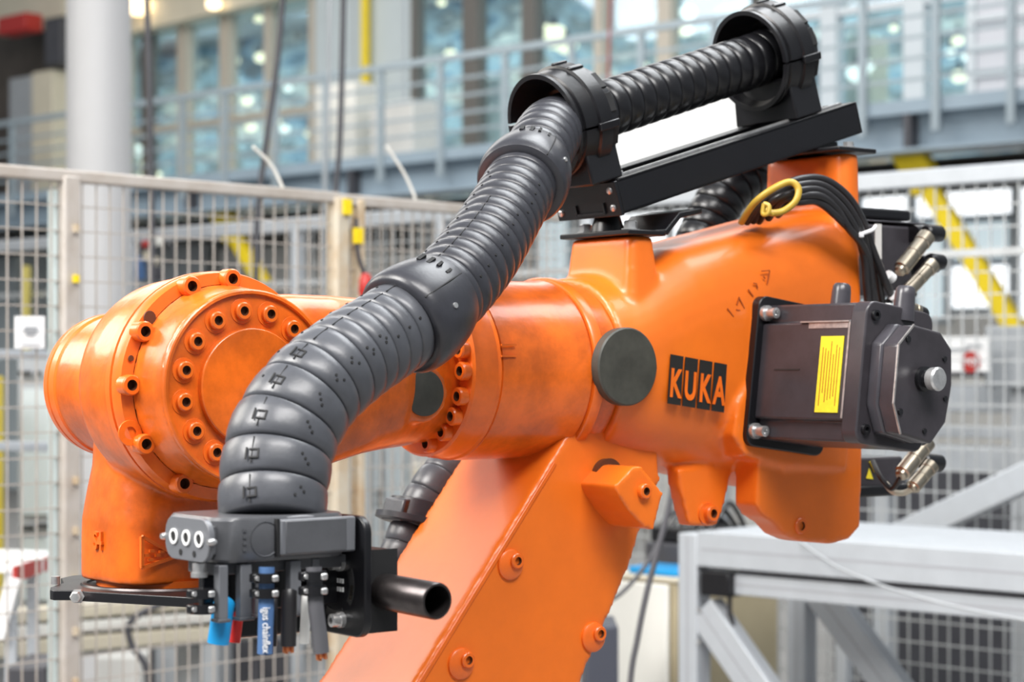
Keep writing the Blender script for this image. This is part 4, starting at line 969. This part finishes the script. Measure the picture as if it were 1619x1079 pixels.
# protector rings (bulges)
def protector(px, py, wscale, L, label):
    best = min(range(400), key=lambda i: ((lambda q: (CX+F*q.x/q.y-px)**2+(HOR-F*(q.z-H)/q.y-py)**2)(ev(T*i/400*.6)[0])))
    s0 = T*best/400*.6
    rings = []
    for t, k in ((-.5, .98), (-.5, 1.08), (-.47, wscale*.94), (-.40, wscale*.985), (-.30, wscale), (-.15, wscale), (0, wscale*.985), (.15, wscale*.955), (.3, wscale*.915), (.42, wscale*.87), (.5, 1.02), (.5, .98)):
        c, r = ev(s0+t*L); e, f, d = fr(s0+t*L*.5); rings.append([c+(e*math.cos(2*math.pi*j/48)+f*math.sin(2*math.pi*j/48))*r*k for j in range(48)])
    ob = build(G().loft(rings), 'protector_ring', HOSE, hz, smooth=40)
    for ang, sz in ((258, 1), (282, .7)):
        a = math.radians(ang); c, r = ev(s0+.22*L); e, f, d = fr(s0+.22*L); n_ = e*math.cos(a)+f*math.sin(a); t_ = n_.cross(d); p = c+n_*r*wscale*.930
        build(G().box(p, (.006*sz, .016*sz, .005), (t_, d, n_)).box(p+t_*.016, (.006*sz, .016*sz, .005), (t_, d, n_)), 'latch_slot', GROOVE, ob, smooth=0)
    a = math.radians(292); g = G(); pr_ = []
    for t in (-.46, -.3, -.1, .1, .3, .44):
        c, r = ev(s0+t*L); e, f, d = fr(s0+t*L*.5); n_ = e*math.cos(a)+f*math.sin(a); pr_.append(c+n_*r*wscale*(.955 if t < -.4 else .998 if t < 0 else .985 if t < .2 else .905 if t < .4 else .86))
    build(g.tube(pr_, .0012, 6), 'split_line', GROOVE, ob)
    a = math.radians(316); c, r = ev(s0-.1*L); e, f, d = fr(s0-.1*L); n_ = e*math.cos(a)+f*math.sin(a)
    build(G().lathe([(-.002, .0045), (.002, .004), (.002, 0)], c+n_*r*wscale*.995, n_, 12, cap=False), 'screw', STEEL, ob)
protector(668, 494, 1.22, .098, '')
protector(833, 274, 1.27, .092, '')
# lower hose behind the link arm
def vpt(px, py, v, r): q = on(px, py, S+Bv*v, Bv); return (*q, r)
h2 = thing('lower_hose', on(640, 900, S+Bv*.2, Bv), 'grey corrugated hose with round collar behind the link arm', 'hose')
ev2, fr2, T2, segs2 = hose(h2, [vpt(590, 1010, .20, .047), vpt(622, 930, .20, .047), vpt(648, 862, .20, .047), vpt(672, 805, .20, .047), vpt(706, 755, .20, .047), vpt(765, 705, .23, .047), vpt(800, 685, .25, .047)], lambda s: .034, HOSEL)
cq, _r = ev2(0); 
best = min(range(300), key=lambda i: abs((HOR-F*(ev2(T2*i/300)[0].z-H)/ev2(T2*i/300)[0].y)-822)); s0 = T2*best/300
c, r = ev2(s0); e, f, d = fr2(s0); d2 = (d*.6+Z*.5).normalized()
build(G().lathe([(-.012, .072), (-.010, .079), (0, .079), (.002, .06), (.03, .058), (.032, .050)], c, d2, 36), 'collar', HOSE, h2)
build(G().box(c-A*.045+d2*.022, (.04, .06, .04), (A, Bv, d2)), 'collar_tab', HOSEL, h2, bevel=.004)

# ------------------------------------------------------------------ flange plate and hose holder at the wrist
ZP = H-.3255                                             # top of the plate
def zp(px, py): return on(px, py, V((0, 0, ZP)), Z)
N6 = RM @ V((U5, .055, 0))
fp = thing('flange_plate', (N6.x, N6.y, ZP-.014), 'flat black flange plate bolted under the wrist', 'plate')
yF = 2.99
def XY(px, Y): return V(((px-CX)/F*Y, Y, ZP))
tip = XY(79, 3.02)
outl = [XY(79, 2.995), XY(84, 2.985), XY(118, 2.985), XY(126, 2.975), XY(520, 2.80), XY(575, 2.95), XY(480, 3.22), V((N6.x+.06, N6.y+.17, ZP)), V((N6.x-.08, N6.y+.16, ZP)), XY(114, 3.20), XY(96, 3.16), XY(100, 3.09), XY(80, 3.03)]
build(G().prism(outl, (0, 0, -.015)), 'plate', BLACK, fp, bevel=.0015)
build(G().lathe([(0, .128), (.003, .126), (.003, .118), (0, .118)], (N6.x, N6.y, ZP), Z, 56, cap=False), 'hole_rim', PIPE, fp)
q = XY(124, 2.978)-Z*.0075
build(G().lathe([(0, .011), (.006, .011), (.006, .0085), (.016, .0085), (.018, .006)], q, (-.1, -1, 0), 6), 'hex_bolt', STEEL, fp)
build(G().lathe([(0, .007), (.012, .007)], XY(88, 3.07)+Z*0, Z, 12), 'set_pin', STEEL, fp)

C0 = at(348, 857, 2.475); CM = frame(C0, A, Bv, Z)
hc = thing('hose_holder', CM @ V((.11, .06, -.03)), 'grey plastic hose holder with three eyelets under the hose end', 'holder')
def cbox(c, d, name, m, par, bevel=.002): return build(G(CM).box(c, d), name, m, par, bevel=bevel)
BU, BVd, BHh = .192, .148, .0278
g = G(CM); g.loft([[V((BU/2+x, BVd/2+y, z)) for x, y in rrect(BU*k, BVd*k, .03)] for z, k in ((-BHh, .97), (-BHh+.004, 1), (BHh-.004, 1), (BHh, .97))])
build(g, 'holder_body', CLAMP, hc, smooth=35)
cbox((.137, -.003, .001), (.112, .012, .045), 'cover_panel', CLAMPL, hc, .0025)
cbox((.133, -.0095, .001), (.090, .002, .041), 'panel_inlay', CLAMP, hc, .001)
cbox((.079, -.002, .001), (.004, .010, .047), 'panel_gap', GROOVE, hc, 0)
build(G(CM).lathe([(-.0012, .0215), (.004, .019), (.009, .012), (.010, 0)], (.064, 0, 0), VX, 28, cap=False), 'thumb_recess', CLAMPL, hc)
for k in range(4): cbox((.034, -.0008, .012-.008*k), (.005, .0016, .0035), 'cast_mark', CLAMP, hc, 0)
g = G(CM); pl_ = [V((-.020, .047+x, .0015+z)) for x, z in rrect(.112, .054, .022, 7)]
g.prism(pl_, (.008, 0, 0)); ey = build(g, 'eyelet_plate', CLAMPL, hc, bevel=.0012)
cbox((-.005, .055, 0), (.018, .08, .036), 'plate_neck', CLAMP, hc)
for k, y in enumerate((.014, .046, .078)):
    build(G(CM).lathe([(-.0205, .0098), (-.0225, .0098), (-.0225, .0068), (-.0205, .0066)], (0, y, .003), UX, 24, cap=False), 'eyelet', WHITE, ey)
    build(G(CM).lathe([(-.0212, .0068), (-.0206, .0068)], (0, y, .003), UX, 20), 'eyelet_hole', GROOVE, ey)
for y in (.028, .062): build(G(CM).lathe([(-.0208, .004), (-.0204, .004)], (0, y, -.016), UX, 14), 'small_hole', GROOVE, ey)
for y in (-.012, .106): build(G(CM).lathe([(0, .0035), (.004, .0045), (.008, .0045), (.012, .0025)], (-.024, y, .001), UX, 12), 'side_screw', STEEL, ey)
cH = at(431, 815, 2.60)
build(G().lathe([(-.02, .070), (.0, .0705), (.008, .0705), (.010, .066)], cH-Z*.006, Z, 48), 'collar', COLL, hc)
# vertical bracket with slots
bu = .196
g = G(CM); g.prism([V((bu, .035+x, -.055+z)) for x, z in rrect(.120, .156, .022, 6)], (.011, 0, 0)); br = build(g, 'bracket_plate', BLACK, hc, bevel=.002)
def arc_slot(y0, z0, r, a0, a1, wd, m, nm):
    n = 12; pts = []
    for k in range(n+1):
        a = math.radians(a0+(a1-a0)*k/n); pts.append(V((bu-.0006, y0+math.cos(a)*(r+wd/2), z0+math.sin(a)*(r+wd/2))))
    for k in range(n+1):
        a = math.radians(a1+(a0-a1)*k/n); pts.append(V((bu-.0006, y0+math.cos(a)*(r-wd/2), z0+math.sin(a)*(r-wd/2))))
    build(G(CM).prism(pts, (.002, 0, 0)), nm, m, br)
arc_slot(.045, -.068, .040, 150, 215, .011, GROOVE, 'arc_slot'); arc_slot(.045, -.068, .040, 240, 300, .011, GROOVE, 'arc_slot')
arc_slot(.045, -.068, .040, 178, 205, .007, NICKEL, 'slot_plate')
nL = CM.to_3x3() @ V((-1, 0, 0))
SCB = mesh_of(G().lathe([(0, .0105), (.006, .0105), (.006, .0085), (.017, .0085), (.018, .0045), (.012, .004)], (0, 0, 0), WX, 16, cap=False), 'cap_screw_m', [STEEL])
for y, z in ((.030, -.040), (.028, -.113)): put(SCB, 'cap_screw', hc, CM @ V((bu, y, z)), nL)
g = G(CM)
for z in (-.063, -.074):
    for k in range(4): g.box((bu-.0005, .044-.006*k, z), (.001, .004, .006))
build(g, 'scale_mark', WHITE, br, smooth=0)
# block behind the bracket and the tube
cbox((.231, .035, -.075), (.05, .085, .105), 'clamp_block', BLACK, hc, .003)
cbox((.231, -.0085, -.075), (.052, .002, .107), 'block_gap', GROOVE, hc, 0)
cbox((.231, .075, -.05), (.03, .16, .05), 'bracket_arm', BLACK, hc, .003)
q0, q1 = CM @ V((.238, .03, -.0755)), CM @ V((.238, -.124, -.0785))
tb_ = (q1-q0); Lt = tb_.length
tag(build(G().lathe([(0, .0235), (Lt-.002, .0235), (Lt, .022), (Lt, .0195), (Lt-.08, .0195), (Lt-.08, 0)], q0, tb_, 36, cap=False), 'steel_tube', PIPE), 'short dark steel tube sticking out of the black clamp block', 'tube')
# connection from plate to holder
cbox((.16, .11, -.11), (.20, .03, .05), 'holder_foot', BLACK, hc, .003)
# strain relief comb with clips
g = G(CM)
comb = thing('strain_relief', CM @ V((.1, .03, -.09)), 'grey strain relief comb with cable clips below the hose holder', 'comb')
build(G(CM).box((.105, .055, -.036), (.20, .07, .016)), 'comb_bar', CLAMP, comb, bevel=.002)
build(G(CM).box((.098, .045, -.069), (.20, .012, .048)), 'comb_back', BLACK, comb, bevel=.002)
for u_, v_, wd in ((.008, .012, .013), (.040, .012, .016), (.070, .03, .012), (.112, .012, .016), (.150, .025, .012)):
    zl = -.098
    tt = build(G(CM).box((u_, v_, (-.03+zl)/2), (wd, .014, -.03-zl)), 'comb_tooth', CLAMPL, comb, bevel=.0015)
    build(G(CM).box((u_, v_, zl), (wd*1.35, .02, .004)), 'tooth_foot', CLAMP, tt, bevel=.001)
WI = CM.inverted()
spots = [(WI @ at(421, y, 2.485), .0112) for y in (914, 938)]+[(WI @ at(498, y, 2.49), .0112) for y in (911, 934)]+[(V((-.012, .02, z)), .010) for z in (-.064, -.083)]
for cc, rc in spots:
    cl_ = build(G(CM).lathe([(-.006, rc-.001), (-.006, rc+.003), (.006, rc+.003), (.006, rc-.001)], cc, WX, 20), 'cable_clip', BLACKG, comb)
    build(G(CM).box(cc+V((.004, -rc-.003, 0)), (.009, .006, .008)), 'clip_screw', STEEL, cl_, bevel=.002)
    build(G(CM).box(cc+V((-.014, .004, 0)), (.010, .012, .011)), 'clip_lug', BLACKG, cl_, bevel=.002)
    build(G(CM).lathe([(0, .0035), (.003, .003)], cc+V((-.014, -.002, 0)), V((0, -1, 0)), 10), 'clip_pin', STEEL, cl_)
put(SCB, 'cap_screw', comb, CM @ V((-.012, .03, -.045)), Z)
# cut cables hanging below
def cutcable(p, q, Y, rpx, m, name, label, core=None, lift=14):
    a_, b_ = at(*p, Y), at(*q, Y); r = rpx*Y/F; up = at(p[0]+(p[0]-q[0])*.3, p[1]-lift, Y+.004)
    pts = catmull([up, a_, a_.lerp(b_, .5), b_], 6)
    o = build(G().tube(pts, r, 20), name, m, smooth=50); tag(o, label, 'cable')
    if core:
        d = (b_-a_).normalized(); ROOT[o.name] = V(o.location)
        e, f, _ = basis(d)
        for k in range(5):
            aa = k*1.257; c = b_+(e*math.cos(aa)+f*math.sin(aa))*r*.5
            build(G().cyl(c-d*.004, c+d*(.006+.002*(k % 3)), r*.26, seg=8), 'copper_core', COPPER, o)
    return o
cutcable((353, 962), (345, 1018), 2.51, 17.5, CBLUE, 'blue_cable', 'thick bright blue cable end hanging below the comb', lift=8)
cutcable((378, 960), (371, 1016), 2.54, 9, CRED, 'red_cable', 'red cable end hanging right beside the blue one')
nv = cutcable((421, 955), (419, 1034), 2.485, 12.5, CNAVY, 'printed_cable', 'grey blue cable with white lettering hanging below the comb', lift=58)
cutcable((433, 958), (432, 1022), 2.53, 6, RUBBER, 'thin_black_cable', 'thin black cable behind the grey blue lettered cable')
cutcable((457, 950), (456, 1022), 2.50, 12.5, RUBBER, 'black_cable', 'thick black cable end with copper strands, middle of the row', COPPER)
cutcable((484, 955), (481, 1018), 2.53, 8, CWHITE, 'white_cable', 'short white cable end beside the dark grey one')
cutcable((499, 955), (508, 1033), 2.49, 12.5, CGREY, 'grey_cable', 'dark grey cable with copper strands, rightmost below the comb', COPPER, 58)
MT = frame(at(420.5, 997, 2.485-.0105), V((0, 0, -1)), V((1, 0, 0)), V((0, -1, 0)))
ROOT[nv.name] = V(nv.location)
build(text_g('igus chainflex', MT, .0135, .0008, .78), 'lettering', WHITE, nv, smooth=0)

# ------------------------------------------------------------------ cable bundle over the rear of the arm
VC = -.19
def cpt(px, py, v=VC): return on(px, py, S+Bv*v, Bv)
bund = [[(1180, 352, -.10), (1205, 318, -.15), (1245, 290, -.185), (1295, 282, -.19), (1335, 305, -.195), (1362, 345, -.195), (1380, 395, -.19), (1392, 425, -.19), (1402, 450, -.19), (1412, 470, -.18)],
        [(1190, 350, -.10), (1215, 312, -.16), (1252, 296, -.195), (1295, 292, -.20), (1330, 314, -.205), (1356, 352, -.205), (1372, 400, -.19), (1378, 450, -.18), (1382, 490, -.17), (1386, 530, -.15)],
        [(1200, 350, -.10), (1222, 318, -.17), (1258, 303, -.20), (1295, 301, -.205), (1325, 322, -.21), (1350, 358, -.21), (1366, 405, -.19), (1370, 450, -.18), (1373, 490, -.17), (1376, 530, -.15)],
        [(1215, 345, -.12), (1235, 318, -.175), (1262, 311, -.20), (1295, 310, -.21), (1322, 330, -.21), (1345, 365, -.21), (1378, 400, -.18), (1388, 430, -.18), (1396, 480, -.16), (1412, 470, -.17)],
        [(1230, 340, -.13), (1248, 322, -.18), (1268, 319, -.20), (1292, 319, -.205), (1318, 338, -.21), (1358, 380, -.205), (1375, 420, -.185), (1382, 470, -.175), (1387, 500, -.17), (1391, 530, -.15)]]
labs = ['outermost black cable looping over the rear boss', 'second black cable from outside looping over the rear boss', 'middle black cable of the five over the rear boss', 'second black cable from inside looping over the rear boss', 'innermost black cable looping over the rear boss']
for pts, lb in zip(bund, labs):
    tag(build(G().tube(catmull([cpt(*p) for p in pts], 8), .0072, 10), 'black_cable', RUBBER, smooth=60), lb, 'cable', 'black cables over the rear boss')
tag(build(G().tube(catmull([cpt(*p) for p in ((1172, 352, -.11), (1192, 322, -.16), (1220, 300, -.19), (1248, 288, -.205), (1262, 298, -.215), (1258, 318, -.215), (1240, 333, -.20), (1222, 337, -.19), (1210, 333, -.18))], 8), .0062, 10), 'earth_cable', YELGRN, smooth=60), 'yellow green earth cable forming a loop beside the black cables', 'cable')
tt = thing('cable_knot', cpt(1213, 332, -.19), 'small tan cord tie holding the yellow green cable', 'tie')
build(G().tube(catmull([cpt(1208, 322, -.19), cpt(1216, 326, -.2), cpt(1214, 338, -.2), cpt(1206, 338, -.19), cpt(1208, 322, -.19)], 5), .004, 8), 'loop', YELGRN, tt)
build(G().tube([cpt(1214, 334, -.2), cpt(1222, 340, -.2)], .003, 8), 'tail', YELGRN, tt)
for (a_, b_, lb) in (((1356, 372, -.205), (1384, 358, -.20), 'upper white cable tie around the black cables'), ((1366, 480, -.18), (1400, 484, -.18), 'lower white cable tie around the black cables')):
    o = thing('cable_tie', cpt(*a_), lb, 'tie')
    pa, pb = cpt(*a_), cpt(*b_); mid = (pa+pb)/2-Bv*.012
    build(G().tube(catmull([pa, mid, pb], 6), .0035, 8), 'band', WHITE, o)
    e_ = pa if a_[1] == 372 else pb
    build(G().box(e_-Bv*.006, (.012, .010, .010), (A, Bv, Z)), 'tie_head', WHITE, o, bevel=.002)
for (px, py, lb) in ((1407, 438, 'upper white collar on the black cable end'), (1416, 470, 'lower cream collar at the connector cable')):
    tag(build(G().cyl(cpt(px-4, py-3, -.19), cpt(px+4, py+3, -.19), .010, seg=14), 'cable_collar', WHITE), lb, 'collar')
